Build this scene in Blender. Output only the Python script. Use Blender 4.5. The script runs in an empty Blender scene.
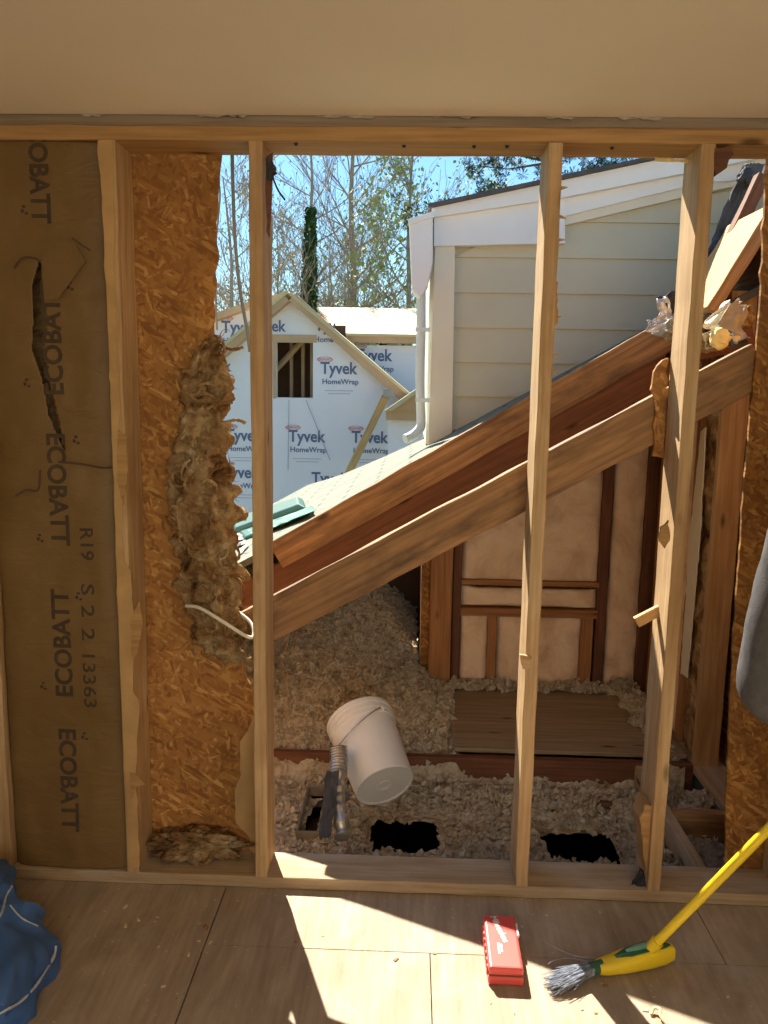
import bpy, bmesh, math, random
from mathutils import Vector, Matrix, noise

random.seed(7)
PI = math.pi
S = bpy.context.scene
COL = S.collection

# ------------------------------------------------------------------ camera
FPX = 798.94
CAM = Vector((0.0, -2.2847, 1.5565))
YAW, PIT, ROL = -0.0322, 0.15342, 0.016436
cy, sy, cp, sp = math.cos(YAW), math.sin(YAW), math.cos(PIT), math.sin(PIT)
CF = Vector((sy*cp, cy*cp, -sp))
_r = Vector((cy, -sy, 0)); _u = _r.cross(CF)
CR = _r*math.cos(ROL)+_u*math.sin(ROL)
CU = _u*math.cos(ROL)-_r*math.sin(ROL)
cd = bpy.data.cameras.new('camera'); cam = bpy.data.objects.new('camera', cd); COL.objects.link(cam)
cd.sensor_fit = 'AUTO'; cd.sensor_width = 36.0; cd.lens = FPX/1024*36.0
cd.clip_start = 0.05; cd.clip_end = 500
m3 = Matrix((CR, CU, -CF)).transposed()
cam.matrix_world = Matrix.Translation(CAM) @ m3.to_4x4()
S.camera = cam

# ------------------------------------------------------------------ world, sun, exposure
S.view_settings.view_transform = 'Standard'
S.view_settings.look = 'None'
S.view_settings.gamma = 1.0
S.view_settings.use_curve_mapping = False
S.view_settings.exposure = 0.92
W = bpy.data.worlds.new('sky'); S.world = W; W.use_nodes = True
nt = W.node_tree; nt.nodes.clear()
sky = nt.nodes.new('ShaderNodeTexSky'); sky.sky_type = 'NISHITA'
SUN = Vector((-0.38, 1.0, 1.06)).normalized()          # towards the sun
sky.sun_disc = False
sky.sun_elevation = math.asin(SUN.z); sky.sun_rotation = math.atan2(SUN.x, SUN.y)
sky.air_density = 1.2; sky.dust_density = 0.2; sky.ozone_density = 1.6
bg = nt.nodes.new('ShaderNodeBackground'); bg.inputs[1].default_value = 0.085
wo = nt.nodes.new('ShaderNodeOutputWorld')
tint = nt.nodes.new('ShaderNodeMix'); tint.data_type = 'RGBA'; tint.blend_type = 'MULTIPLY'; tint.inputs[0].default_value = 1.0; tint.inputs[7].default_value = (0.66, 0.93, 1.10, 1)
nt.links.new(sky.outputs[0], tint.inputs[6]); nt.links.new(tint.outputs[2], bg.inputs[0]); nt.links.new(bg.outputs[0], wo.inputs[0])
sl = bpy.data.lights.new('sun', 'SUN'); sl.energy = 8.6; sl.angle = 0.0093; sl.color = (1.0, 0.93, 0.80)
so = bpy.data.objects.new('sun', sl); COL.objects.link(so)
so.rotation_euler = SUN.to_track_quat('Z', 'Y').to_euler(); so.location = (-3, 6, 9)
# added warm fill lamp behind the camera, tilted up to brighten room and ceiling
al = bpy.data.lights.new('room_fill', 'AREA'); al.shape = 'RECTANGLE'; al.size = 2.2; al.size_y = 1.3
al.energy = 27; al.color = (1.0, 0.86, 0.66)
ao = bpy.data.objects.new('room_fill', al); COL.objects.link(ao)
ao.location = (0.5, -4.42, 1.45); ao.rotation_euler = (PI/2+.35, 0, 0)

# ------------------------------------------------------------------ measuring helper
def at(px, py, y=None, z=None, x=None):
    d = CF*FPX+CR*(px-384)+CU*(512-py)
    if y is not None: t = (y-CAM.y)/d.y
    elif z is not None: t = (z-CAM.z)/d.z
    else: t = (x-CAM.x)/d.x
    return CAM+d*t

# ------------------------------------------------------------------ node helpers
def newmat(name, rough=0.8, spec=0.3):
    m = bpy.data.materials.new(name); m.use_nodes = True
    b = m.node_tree.nodes['Principled BSDF']
    b.inputs['Roughness'].default_value = rough
    b.inputs['Specular IOR Level'].default_value = spec
    return m, m.node_tree, b
def nd(t, typ, **kw):
    n = t.nodes.new('ShaderNode'+typ)
    for k, v in kw.items():
        if k.startswith('i_'): n.inputs[k[2:].replace('_', ' ')].default_value = v
        else: setattr(n, k, v)
    return n
def ramp(t, fac, stops):
    r = t.nodes.new('ShaderNodeValToRGB'); e = r.color_ramp.elements
    while len(e) < len(stops): e.new(0.5)
    for k, (p, c) in enumerate(stops): e[k].position = p; e[k].color = (c[0], c[1], c[2], 1)
    t.links.new(fac, r.inputs[0]); return r.outputs[0]
def coords(t, scale=(1, 1, 1), rot=(0, 0, 0), src='Object'):
    tc = t.nodes.new('ShaderNodeTexCoord'); mp = t.nodes.new('ShaderNodeMapping')
    mp.inputs['Scale'].default_value = scale; mp.inputs['Rotation'].default_value = rot
    t.links.new(tc.outputs[src], mp.inputs[0]); return mp.outputs[0]
def noisen(t, vec, scale=5, detail=4, rough=0.55, dist=0.0):
    n = nd(t, 'TexNoise', i_Scale=scale, i_Detail=detail, i_Roughness=rough, i_Distortion=dist)
    t.links.new(vec, n.inputs['Vector']); return n.outputs[0]
def mixc(t, fac, a, b, mode='MIX'):
    m = nd(t, 'Mix', data_type='RGBA', blend_type=mode)
    for s, v in ((m.inputs[0], fac), (m.inputs[6], a), (m.inputs[7], b)):
        if isinstance(v, (int, float)): s.default_value = v
        elif isinstance(v, tuple): s.default_value = (v[0], v[1], v[2], 1)
        else: t.links.new(v, s)
    return m.outputs[2]
def bump(t, b, h, strength=0.3, dist=0.01):
    n = nd(t, 'Bump', i_Strength=strength, i_Distance=dist)
    t.links.new(h, n.inputs['Height']); t.links.new(n.outputs[0], b.inputs['Normal'])
def plain(name, c, rough=0.7, var=0.12, scale=8, bmp=0.15, metal=0.0, spec=0.3, dist=0.003):
    m, t, b = newmat(name, rough, spec); v = coords(t)
    f = noisen(t, v, scale, 5)
    k0 = tuple(x*(1-var) for x in c); k1 = tuple(min(1, x*(1+var)) for x in c)
    t.links.new(ramp(t, f, [(0.3, k0), (0.7, k1)]), b.inputs['Base Color'])
    b.inputs['Metallic'].default_value = metal
    if bmp: bump(t, b, noisen(t, v, scale*6, 3), bmp, dist)
    return m
def wood(name, light, dark, stain=None, stain_amt=0.5, rough=0.75):
    """grain runs along local X"""
    m, t, b = newmat(name, rough, 0.25)
    oi = nd(t, 'ObjectInfo'); tc = nd(t, 'TexCoord')
    cmb = nd(t, 'CombineXYZ')
    mul = nd(t, 'Math', operation='MULTIPLY'); mul.inputs[1].default_value = 37.0
    t.links.new(oi.outputs['Random'], mul.inputs[0])
    for k in range(3): t.links.new(mul.outputs[0], cmb.inputs[k])
    add = nd(t, 'VectorMath', operation='ADD'); t.links.new(tc.outputs['Object'], add.inputs[0]); t.links.new(cmb.outputs[0], add.inputs[1])
    mp = nd(t, 'Mapping'); mp.inputs['Scale'].default_value = (0.9, 14, 14); t.links.new(add.outputs[0], mp.inputs[0])
    mp2 = nd(t, 'Mapping'); mp2.inputs['Scale'].default_value = (3, 90, 90); t.links.new(add.outputs[0], mp2.inputs[0])
    n1 = noisen(t, mp.outputs[0], 1.6, 4, 0.5, 1.2); n2 = noisen(t, mp2.outputs[0], 1.0, 3)
    c1 = ramp(t, n1, [(0.32, dark), (0.5, tuple((a+c)/2 for a, c in zip(light, dark))), (0.66, light)])
    c2 = mixc(t, 0.35, c1, ramp(t, n2, [(0.35, tuple(x*0.6 for x in dark)), (0.6, light)]))
    # knots
    mpk = nd(t, 'Mapping'); mpk.inputs['Scale'].default_value = (3, 9, 9); t.links.new(add.outputs[0], mpk.inputs[0])
    vo = nd(t, 'TexVoronoi', i_Scale=1.0); t.links.new(mpk.outputs[0], vo.inputs['Vector'])
    kn = ramp(t, vo.outputs['Distance'], [(0.05, (1, 1, 1)), (0.13, (0, 0, 0))])
    c3 = mixc(t, kn, c2, tuple(x*0.35 for x in dark))
    if stain:
        f = ramp(t, noisen(t, mp_s(t, add.outputs[0]), 2.2, 5, 0.6, 0.4), [(0.45, (0, 0, 0)), (0.68, (stain_amt,)*3)])
        c3 = mixc(t, f, c3, stain)
    t.links.new(c3, b.inputs['Base Color']); bump(t, b, n2, 0.25, 0.003)
    return m
def mp_s(t, v):
    mp = nd(t, 'Mapping'); mp.inputs['Scale'].default_value = (1.6, 5, 5); t.links.new(v, mp.inputs[0]); return mp.outputs[0]
def osbmat(name, cols, scale=1.0):
    m, t, b = newmat(name, 0.7, 0.3)
    outs = []; hs = []
    base = nd(t, 'TexCoord').outputs['Object']
    for k, ang in enumerate((0.25, 1.0, 1.8, 2.6)):
        mr = nd(t, 'Mapping'); mr.inputs['Rotation'].default_value = (0, ang, 0); t.links.new(base, mr.inputs[0])
        mp = nd(t, 'Mapping'); mp.inputs['Scale'].default_value = (15*scale, 3, 85*scale); mp.inputs['Location'].default_value = (k*3.1, 0, k*1.7)
        t.links.new(mr.outputs[0], mp.inputs[0])
        dist = nd(t, 'TexNoise', i_Scale=2.0, i_Detail=2.0); t.links.new(mp.outputs[0], dist.inputs['Vector'])
        ad = nd(t, 'VectorMath', operation='ADD'); t.links.new(mp.outputs[0], ad.inputs[0]); t.links.new(dist.outputs[1], ad.inputs[1])
        v = nd(t, 'TexVoronoi', i_Scale=1.0, feature='SMOOTH_F1'); v.inputs['Smoothness'].default_value = .25; t.links.new(ad.outputs[0], v.inputs['Vector'])
        sp_ = nd(t, 'SeparateColor'); t.links.new(v.outputs['Color'], sp_.inputs[0])
        outs.append(ramp(t, sp_.outputs[0], [(0.0, cols[0]), (0.45, cols[1]), (0.8, cols[2]), (1.0, cols[3])])); hs.append(sp_.outputs[1])
    c = outs[0]; h = hs[0]
    for k in (1, 2, 3):
        mp = nd(t, 'Mapping'); mp.inputs['Scale'].default_value = (34*scale, 5, 34*scale); mp.inputs['Location'].default_value = (k*5, k, k*2); t.links.new(base, mp.inputs[0])
        f = ramp(t, noisen(t, mp.outputs[0], 1.0, 1), [(0.46, (0, 0, 0)), (0.54, (1, 1, 1))])
        c = mixc(t, f, c, outs[k]); h = mixc(t, f, h, hs[k])
    big = ramp(t, noisen(t, base, 2.5, 3), [(0.3, (0.72, 0.72, 0.72)), (0.7, (1.1, 1.1, 1.1))])
    c = mixc(t, 1.0, c, big, 'MULTIPLY')
    t.links.new(c, b.inputs['Base Color']); bump(t, b, h, 0.35, 0.004)
    return m
def fluff(name, cols, scale=14, detail=8, st=0.9, dist=0.02, rough=0.95):
    m, t, b = newmat(name, rough, 0.05); v = coords(t)
    n1 = noisen(t, v, scale, detail, 0.65, 0.6)
    k = len(cols)-1
    t.links.new(ramp(t, n1, [(0.3+0.4*i/k, c) for i, c in enumerate(cols)]), b.inputs['Base Color'])
    bump(t, b, noisen(t, v, scale*3, detail, 0.7, 0.4), st, dist)
    return m

M = {}
M['stud'] = wood('pine_stud', (0.60, 0.41, 0.22), (0.44, 0.275, 0.13), (0.33, 0.17, 0.06), 0.5)
M['plate'] = wood('old_plate', (0.50, 0.30, 0.12), (0.36, 0.19, 0.07))
M['sole'] = wood('dusty_sole_plate', (0.48, 0.35, 0.21), (0.36, 0.24, 0.13), (0.5, 0.43, 0.34), 0.6)
M['rafter'] = wood('old_rafter', (0.43, 0.235, 0.105), (0.20, 0.105, 0.05), (0.10, 0.06, 0.035), 0.8)
M['redwood'] = wood('red_brown_board', (0.22, 0.095, 0.05), (0.13, 0.055, 0.03), (0.07, 0.035, 0.02), 0.5)
M['darkstud'] = wood('dark_framing', (0.42, 0.21, 0.085), (0.28, 0.12, 0.045))
M['orange'] = wood('fresh_cut_rafter', (0.72, 0.45, 0.20), (0.55, 0.28, 0.09))
M['greyply'] = wood('grey_plywood', (0.34, 0.27, 0.19), (0.26, 0.19, 0.12))
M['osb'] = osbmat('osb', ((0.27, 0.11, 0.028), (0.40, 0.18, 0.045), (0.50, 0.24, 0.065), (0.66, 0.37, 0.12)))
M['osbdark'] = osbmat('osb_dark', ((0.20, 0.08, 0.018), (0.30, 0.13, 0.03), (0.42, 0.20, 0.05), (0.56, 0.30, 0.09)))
M['wool'] = fluff('torn_glass_wool', [(0.10, 0.045, 0.018), (0.36, 0.20, 0.085), (0.58, 0.40, 0.20), (0.80, 0.64, 0.42)], 13, 10, 1.0, 0.03)
M['pink'] = fluff('faded_batt', [(0.62, 0.43, 0.28), (0.82, 0.62, 0.44), (0.90, 0.73, 0.55)], 5, 8, 0.6, 0.02)
M['blown'] = fluff('blown_insulation', [(0.30, 0.22, 0.14), (0.66, 0.56, 0.42), (0.82, 0.74, 0.60), (0.90, 0.85, 0.74)], 22, 8, 1.0, 0.03)
M['white'] = plain('white_trim_paint', (0.80, 0.80, 0.80), 0.5, 0.03, 5, 0.05)
M['cream'] = plain('cream_trim', (0.74, 0.69, 0.56), 0.6, 0.04, 5, 0.05)
M['siding'] = plain('beige_siding', (0.58, 0.54, 0.40), 0.6, 0.05, 3, 0.12)
M['spout'] = plain('pale_downspout', (0.66, 0.72, 0.72), 0.4, 0.04, 6, 0.05)
M['ceiling'] = plain('ceiling_paint', (0.90, 0.80, 0.63), 0.9, 0.03, 1.5, 0.05)
M['roomwall'] = plain('room_wall_paint', (0.66, 0.56, 0.42), 0.9, 0.03, 2, 0.05)
M['paper'] = plain('kraft_scrap', (0.50, 0.31, 0.13), 0.8, 0.15, 9, 0.3)
M['greypaper'] = plain('grey_paper', (0.40, 0.36, 0.29), 0.8, 0.25, 14, 0.3)
M['foil'] = plain('crumpled_foil', (0.62, 0.62, 0.64), 0.35, 0.25, 20, 0.4, 0.6)
M['darkfelt'] = plain('black_felt', (0.05, 0.05, 0.055), 0.8, 0.3, 14, 0.3)
M['foam'] = plain('yellow_foam', (0.82, 0.68, 0.33), 0.9, 0.15, 20, 0.4)
M['bucket'] = plain('white_plastic', (0.72, 0.71, 0.68), 0.45, 0.05, 6, 0.04)
M['steel'] = plain('steel', (0.45, 0.44, 0.42), 0.35, 0.2, 20, 0.2, 0.8)
M['tin'] = plain('galvanised_duct', (0.50, 0.46, 0.38), 0.38, 0.25, 14, 0.3, 0.75)
M['black'] = plain('black_plastic', (0.03, 0.03, 0.03), 0.6, 0.1, 6, 0.1)
M['cable'] = plain('grey_cable', (0.22, 0.25, 0.27), 0.5, 0.1, 6, 0.05)
M['whitecable'] = plain('pale_cable', (0.70, 0.66, 0.55), 0.5, 0.1, 6, 0.05)
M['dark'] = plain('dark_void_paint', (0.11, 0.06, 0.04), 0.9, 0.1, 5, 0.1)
M['drywall'] = plain('dusty_drywall', (0.34, 0.27, 0.19), 0.9, 0.2, 12, 0.3)
M['tyvek'] = plain('white_house_wrap', (0.84, 0.79, 0.88), 0.55, 0.03, 0.8, 0.1)
M['ink'] = plain('blue_grey_print', (0.13, 0.17, 0.30), 0.6, 0.02, 5, 0)
M['redink'] = plain('red_print', (0.72, 0.22, 0.20), 0.6, 0.02, 5, 0)
M['greyink'] = plain('pale_grey_print', (0.42, 0.45, 0.52), 0.6, 0.02, 5, 0)
M['kraftink'] = plain('brown_black_print', (0.07, 0.045, 0.025), 0.8, 0.2, 30, 0)
M['rawply'] = plain('new_plywood', (0.60, 0.50, 0.31), 0.75, 0.1, 2, 0.1)
M['newlumber'] = plain('new_lumber', (0.56, 0.36, 0.22), 0.75, 0.1, 3, 0.1)
M['green'] = plain('green_wrap', (0.012, 0.085, 0.062), 0.5, 0.2, 8, 0.2)
M['blue'] = plain('blue_tarp', (0.06, 0.16, 0.42), 0.45, 0.25, 5, 0.3, 0, 0.5)
M['tarpedge'] = plain('frayed_tarp_edge', (0.5, 0.55, 0.62), 0.7, 0.2, 12, 0.3)
M['red'] = plain('red_plastic', (0.70, 0.085, 0.07), 0.4, 0.06, 6, 0.05, 0, 0.5)
M['redmark'] = plain('white_print', (0.80, 0.72, 0.68), 0.5, 0.03, 6, 0)
M['yellow'] = plain('yellow_plastic', (0.80, 0.58, 0.02), 0.35, 0.05, 4, 0.05, 0, 0.5)
M['dgreen'] = plain('dark_green_plastic', (0.03, 0.12, 0.07), 0.4, 0.1, 8, 0.05)
M['palegreen'] = plain('pale_green_plastic', (0.16, 0.34, 0.24), 0.45, 0.1, 8, 0.05)
M['bristle'] = plain('grey_bristle', (0.30, 0.33, 0.40), 0.7, 0.4, 60, 0.1)
M['jacket'] = plain('dark_fleece', (0.10, 0.096, 0.096), 0.95, 0.15, 40, 0.4, 0, 0.1)
M['trousers'] = plain('grey_trousers', (0.10, 0.095, 0.09), 0.9, 0.1, 30, 0.3)
M['skin'] = plain('skin', (0.55, 0.33, 0.23), 0.55, 0.06, 20, 0.1)
M['hair'] = plain('brown_hair', (0.06, 0.035, 0.02), 0.7, 0.2, 60, 0.4)
M['leather'] = plain('boot_leather', (0.20, 0.11, 0.05), 0.6, 0.1, 20, 0.2)
M['bark'] = plain('bark', (0.34, 0.28, 0.24), 0.9, 0.25, 3, 0.5, 0, 0.1, 0.03)
M['leaf'] = plain('spring_leaves', (0.34, 0.38, 0.12), 0.7, 0.25, 0.6, 0)
M['leafpink'] = plain('budding_twigs', (0.42, 0.34, 0.22), 0.7, 0.25, 0.6, 0)
M['ivy'] = plain('ivy_leaves', (0.05, 0.11, 0.03), 0.7, 0.3, 1.5, 0)
M['needle'] = plain('pine_needles', (0.055, 0.10, 0.03), 0.7, 0.3, 1.2, 0)
M['conifer'] = plain('dark_conifer', (0.035, 0.07, 0.035), 0.8, 0.3, 1.2, 0)
M['grass'] = plain('yard_grass', (0.15, 0.18, 0.07), 0.95, 0.3, 0.7, 0.3)
M['brick'] = plain('roof_edge_tar', (0.09, 0.085, 0.09), 0.85, 0.3, 10, 0.3)

# plywood subfloor
m, t, b = newmat('plywood_floor', 0.75, 0.25)
v = coords(t, (3.2, 0.8, 1)); n1 = noisen(t, v, 1.8, 5, 0.55, 2.2)
n2 = noisen(t, coords(t, (60, 3, 1)), 1.2, 3)
c = ramp(t, n1, [(0.34, (0.25, 0.19, 0.135)), (0.5, (0.32, 0.25, 0.18)), (0.64, (0.39, 0.31, 0.23))])
c = mixc(t, 0.25, c, ramp(t, n2, [(0.3, (0.30, 0.22, 0.13)), (0.7, (0.62, 0.50, 0.36))]))
d = ramp(t, noisen(t, coords(t), 3.0, 7, 0.7, 0.5), [(0.5, (0, 0, 0)), (0.75, (0.55, 0.55, 0.55))])
c = mixc(t, d, c, (0.52, 0.45, 0.36))
sp2 = ramp(t, noisen(t, coords(t), 55, 3, 0.6), [(0.66, (0, 0, 0)), (0.72, (0.6, 0.6, 0.6))])
c = mixc(t, sp2, c, (0.70, 0.62, 0.50))
t.links.new(c, b.inputs['Base Color']); bump(t, b, n2, 0.1, 0.002); M['plyfloor'] = m
# kraft paper facing
m, t, b = newmat('kraft_facing', 0.55, 0.35); v = coords(t)
c = ramp(t, noisen(t, v, 3.0, 5, 0.6), [(0.3, (0.15, 0.084, 0.024)), (0.7, (0.21, 0.125, 0.042))])
t.links.new(c, b.inputs['Base Color']); bump(t, b, noisen(t, coords(t, (1.5, 1.5, 4)), 4, 6, 0.6, 1.0), 0.35, 0.02); M['kraft'] = m
# shingles
m, t, b = newmat('grey_green_shingles', 0.9, 0.15)
v = coords(t, (1, 1, 1))
br = nd(t, 'TexBrick', i_Scale=1.0); t.links.new(v, br.inputs['Vector'])
br.inputs['Color1'].default_value = (0.17, 0.19, 0.15, 1); br.inputs['Color2'].default_value = (0.24, 0.25, 0.20, 1); br.inputs['Mortar'].default_value = (0.09, 0.10, 0.09, 1)
br.inputs['Brick Width'].default_value = 0.30; br.inputs['Row Height'].default_value = 0.10; br.inputs['Mortar Size'].default_value = 0.009
c = mixc(t, 0.35, br.outputs[0], ramp(t, noisen(t, v, 26, 6, 0.7), [(0.3, (0.12, 0.14, 0.11)), (0.7, (0.31, 0.31, 0.25))]))
t.links.new(c, b.inputs['Base Color']); bump(t, b, br.outputs[1], 0.4, 0.01); M['shingle'] = m

# ------------------------------------------------------------------ object helpers
def link(name, me, mat, parent=None):
    o = bpy.data.objects.new(name, me); COL.objects.link(o)
    if mat is not None:
        for k in (mat if isinstance(mat, (list, tuple)) else [mat]): me.materials.append(k)
    if parent: o.parent = parent
    return o
def tag(o, label=None, cat=None, group=None, kind=None):
    if label: o['label'] = label
    if cat: o['category'] = cat
    if group: o['group'] = group
    if kind: o['kind'] = kind
    return o
def empty(name, loc):
    o = bpy.data.objects.new(name, None); COL.objects.link(o); o.location = loc; o.empty_display_size = 0.1
    return o
def pydata(name, vs, fs, mat, parent=None, smooth=False, loc=None):
    me = bpy.data.meshes.new(name)
    if loc is not None:
        L = Vector(loc); vs = [Vector(v)-L for v in vs]
    me.from_pydata([tuple(v) for v in vs], [], fs); me.update()
    bm = bmesh.new(); bm.from_mesh(me); bmesh.ops.recalc_face_normals(bm, faces=bm.faces); bm.to_mesh(me); bm.free()
    if smooth:
        for p in me.polygons: p.use_smooth = True
        me.set_sharp_from_angle(angle=math.radians(50))
    o = link(name, me, mat, parent)
    if loc is not None: o.location = loc
    return o
class MB:
    def __init__(s): s.v = []; s.f = []
    def box(s, a, b):
        n = len(s.v); (x0, y0, z0), (x1, y1, z1) = a, b
        s.v += [(x0,y0,z0),(x1,y0,z0),(x1,y1,z0),(x0,y1,z0),(x0,y0,z1),(x1,y0,z1),(x1,y1,z1),(x0,y1,z1)]
        s.f += [tuple(n+i for i in q) for q in ((0,3,2,1),(4,5,6,7),(0,1,5,4),(1,2,6,5),(2,3,7,6),(3,0,4,7))]
    def prism(s, poly, axis, a, b):
        """poly: 2D outline in the two other axes"""
        n = len(s.v); k = len(poly)
        for w in (a, b):
            for p in poly:
                s.v.append({'x': (w, p[0], p[1]), 'y': (p[0], w, p[1]), 'z': (p[0], p[1], w)}[axis])
        s.f.append(tuple(range(n, n+k))); s.f.append(tuple(range(n+2*k-1, n+k-1, -1)))
        for i in range(k):
            j = (i+1) % k; s.f.append((n+i, n+j, n+k+j, n+k+i))
    def tube(s, pts, rad, seg=8, cap=True):
        pts = [Vector(p) for p in pts]; n0 = len(s.v); up = None
        for i, p in enumerate(pts):
            d = (pts[min(i+1, len(pts)-1)]-pts[max(i-1, 0)])
            if d.length < 1e-9: d = Vector((0, 0, 1))
            d.normalize()
            if up is None:
                up = Vector((0, 0, 1)) if abs(d.z) < 0.9 else Vector((1, 0, 0))
            a = d.cross(up)
            if a.length < 1e-6: a = d.orthogonal()
            a.normalize(); bb = a.cross(d); up = bb
            r = rad[i] if isinstance(rad, (list, tuple)) else rad
            for k in range(seg):
                w = 2*PI*k/seg; s.v.append(tuple(p+a*r*math.cos(w)+bb*r*math.sin(w)))
        for i in range(len(pts)-1):
            for k in range(seg):
                j = (k+1) % seg; q = n0+i*seg
                s.f.append((q+k, q+j, q+seg+j, q+seg+k))
        if cap:
            s.f.append(tuple(n0+k for k in range(seg))[::-1]); s.f.append(tuple(n0+(len(pts)-1)*seg+k for k in range(seg)))
    def lathe(s, prof, seg=40, close=False):
        n0 = len(s.v)
        for r, z in prof:
            for k in range(seg):
                w = 2*PI*k/seg; s.v.append((r*math.cos(w), r*math.sin(w), z))
        for i in range(len(prof)-1):
            for k in range(seg):
                j = (k+1) % seg; q = n0+i*seg; s.f.append((q+k, q+j, q+seg+j, q+seg+k))
    def build(s, name, mat, parent=None, smooth=False, loc=None): return pydata(name, s.v, s.f, mat, parent, smooth, loc)

def board(name, p0, p1, w, t, mat, face=(0, -1, 0), rough=0.0012, nseg=None, seed=0, trim=None, cham=0.0025):
    """Lumber from p0 to p1 (centre line). w across the wide side, t thick; `face` = direction the thickness points."""
    p0, p1 = Vector(p0), Vector(p1); X = (p1-p0); L = X.length; X.normalize()
    Z = Vector(face); Z = (Z-X*Z.dot(X)).normalized(); Y = Z.cross(X)
    n = nseg or max(2, int(L/0.05)); vs = []; fs = []
    hw, ht, c = w/2, t/2, cham
    sec = [(-hw+c, -ht), (hw-c, -ht), (hw, -ht+c), (hw, ht-c), (hw-c, ht), (-hw+c, ht), (-hw, ht-c), (-hw, -ht+c)]
    for i in range(n+1):
        x = L*i/n
        for k, (a, b2) in enumerate(sec):
            j = noise.noise_vector(Vector((x*9+seed*7.3, a*40, b2*40+seed)))*rough*2
            e = 0
            if i in (0, n): e = 0
            vs.append((x+e, a+j.y, b2+j.z))
    for i in range(n):
        for k in range(8):
            j = (k+1) % 8; fs.append((i*8+k, i*8+j, i*8+8+j, i*8+8+k))
    fs.append(tuple(range(8))); fs.append(tuple(n*8+k for k in range(8)))
    o = pydata(name, vs, fs, mat)
    o.matrix_world = Matrix.Translation(p0) @ Matrix((X, Y, Z)).transposed().to_4x4()
    return o
def vstud(name, x0, x1, y0, y1, z0, z1, mat, label, cat='stud', group=None, seed=0):
    o = board(name, ((x0+x1)/2, (y0+y1)/2, z0), ((x0+x1)/2, (y0+y1)/2, z1), x1-x0, y1-y0, mat, (0, -1, 0), seed=seed)
    return tag(o, label, cat, group)
def ragged(name, outline, y0, y1, mat, axis='y', parent=None, amp=0.006, step=0.02, seed=0, rag=None):
    """extruded polygon whose sides (those in rag, or all) are torn"""
    pts = []; k = len(outline)
    for i in range(k):
        a = Vector((*outline[i], 0)); b2 = Vector((*outline[(i+1) % k], 0)); L = (b2-a).length
        n = max(1, int(L/step)) if (rag is None or i in rag) else 1
        nn = Vector((-(b2-a).y, (b2-a).x, 0)).normalized()
        for q in range(n):
            p = a.lerp(b2, q/n)
            if q: p = p+nn*amp*(noise.noise(Vector((p.x*25+seed, p.y*25, seed*3.1)))*2+random.uniform(-.4, .4))
            pts.append((p.x, p.y))
    mb = MB(); mb.prism(pts, axis, y0, y1); o = mb.build(name, mat, parent); return o
def crumple(name, pts, mat, label=None, cat=None, group=None, amp=0.015, n=10, thick=0.002, parent=None, seed=0, fq=4):
    """sheet over four corner points with folds, given real thickness"""
    a, b2, c, d = [Vector(p) for p in pts]; vs = []; fs = []
    nn = (b2-a).cross(d-a).normalized()
    for i in range(n+1):
        for j in range(n+1):
            u, v2 = i/n, j/n; p = a.lerp(b2, u).lerp(d.lerp(c, u), v2)
            q = Vector((u*fq+seed, v2*fq, seed*1.7))
            vs.append(p+nn*amp*(abs(noise.noise(q*1.3))*3-1)+Vector(noise.noise_vector(q*2.1))*amp*0.7)
    for i in range(n):
        for j in range(n): q = i*(n+1)+j; fs.append((q, q+1, q+n+2, q+n+1))
    o = pydata(name, vs, fs, mat, parent)
    md = o.modifiers.new('s', 'SOLIDIFY'); md.thickness = thick
    if label: tag(o, label, cat, group)
    return o
def lump(name, loc, r, mat, label=None, cat=None, group=None, amp=0.35, freq=3.0, sub=4, seed=0, parent=None, rot=(0, 0, 0), kind=None, fine=0.12):
    bm = bmesh.new(); bmesh.ops.create_icosphere(bm, subdivisions=sub, radius=1.0)
    for v2 in bm.verts:
        p = v2.co.copy(); q = p*freq*0.5+Vector((seed, seed*2.3, 0))
        k = 1+amp*noise.fractal(q, 0.8, 2.1, 4)+fine*noise.noise(q*7)
        v2.co = Vector((p.x*r[0], p.y*r[1], p.z*r[2]))*k
    me = bpy.data.meshes.new(name); bm.to_mesh(me); bm.free()
    for p in me.polygons: p.use_smooth = True
    o = link(name, me, mat, parent); o.location = loc; o.rotation_euler = rot
    if label: tag(o, label, cat, group, kind)
    return o
def text_mesh(name, s, size, mat, parent=None, bold=0.0, extrude=0.0005, spacing=1.0):
    c = bpy.data.curves.new('t', 'FONT'); c.body = s; c.size = size; c.extrude = extrude; c.offset = bold
    c.space_character = spacing; c.align_x = 'CENTER'; c.align_y = 'CENTER'; c.resolution_u = 3
    o = bpy.data.objects.new('t', c); COL.objects.link(o)
    bpy.context.view_layer.update()
    me = bpy.data.meshes.new_from_object(o.evaluated_get(bpy.context.evaluated_depsgraph_get()))
    bpy.data.objects.remove(o); bpy.data.curves.remove(c)
    me.materials.clear()
    return link(name, me, mat, parent)
def sag(a, b2, n, drop):
    a, b2 = Vector(a), Vector(b2)
    return [a.lerp(b2, i/n)-Vector((0, 0, drop*4*(i/n)*(1-i/n))) for i in range(n+1)]
def smooth_path(pts, n=6):
    P = [Vector(p) for p in pts]; P = [P[0]]+P+[P[-1]]; out = []
    for i in range(1, len(P)-2):
        for k in range(n):
            u = k/n; a, b2, c, d = P[i-1:i+3]
            out.append(0.5*((2*b2)+(c-a)*u+(2*a-5*b2+4*c-d)*u*u+(3*b2-a-3*c+d)*u**3))
    out.append(P[-2]); return out
def st(o): return tag(o, kind='structure')

# ================================================================== SETTING
SP = 0.406; X0 = -0.4206                     # stud spacing and right edge of the second stud
ZS, ZT = 0.038, 2.216                        # top of sole plate, underside of top plates
ZC = 2.281                                   # ceiling
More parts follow.
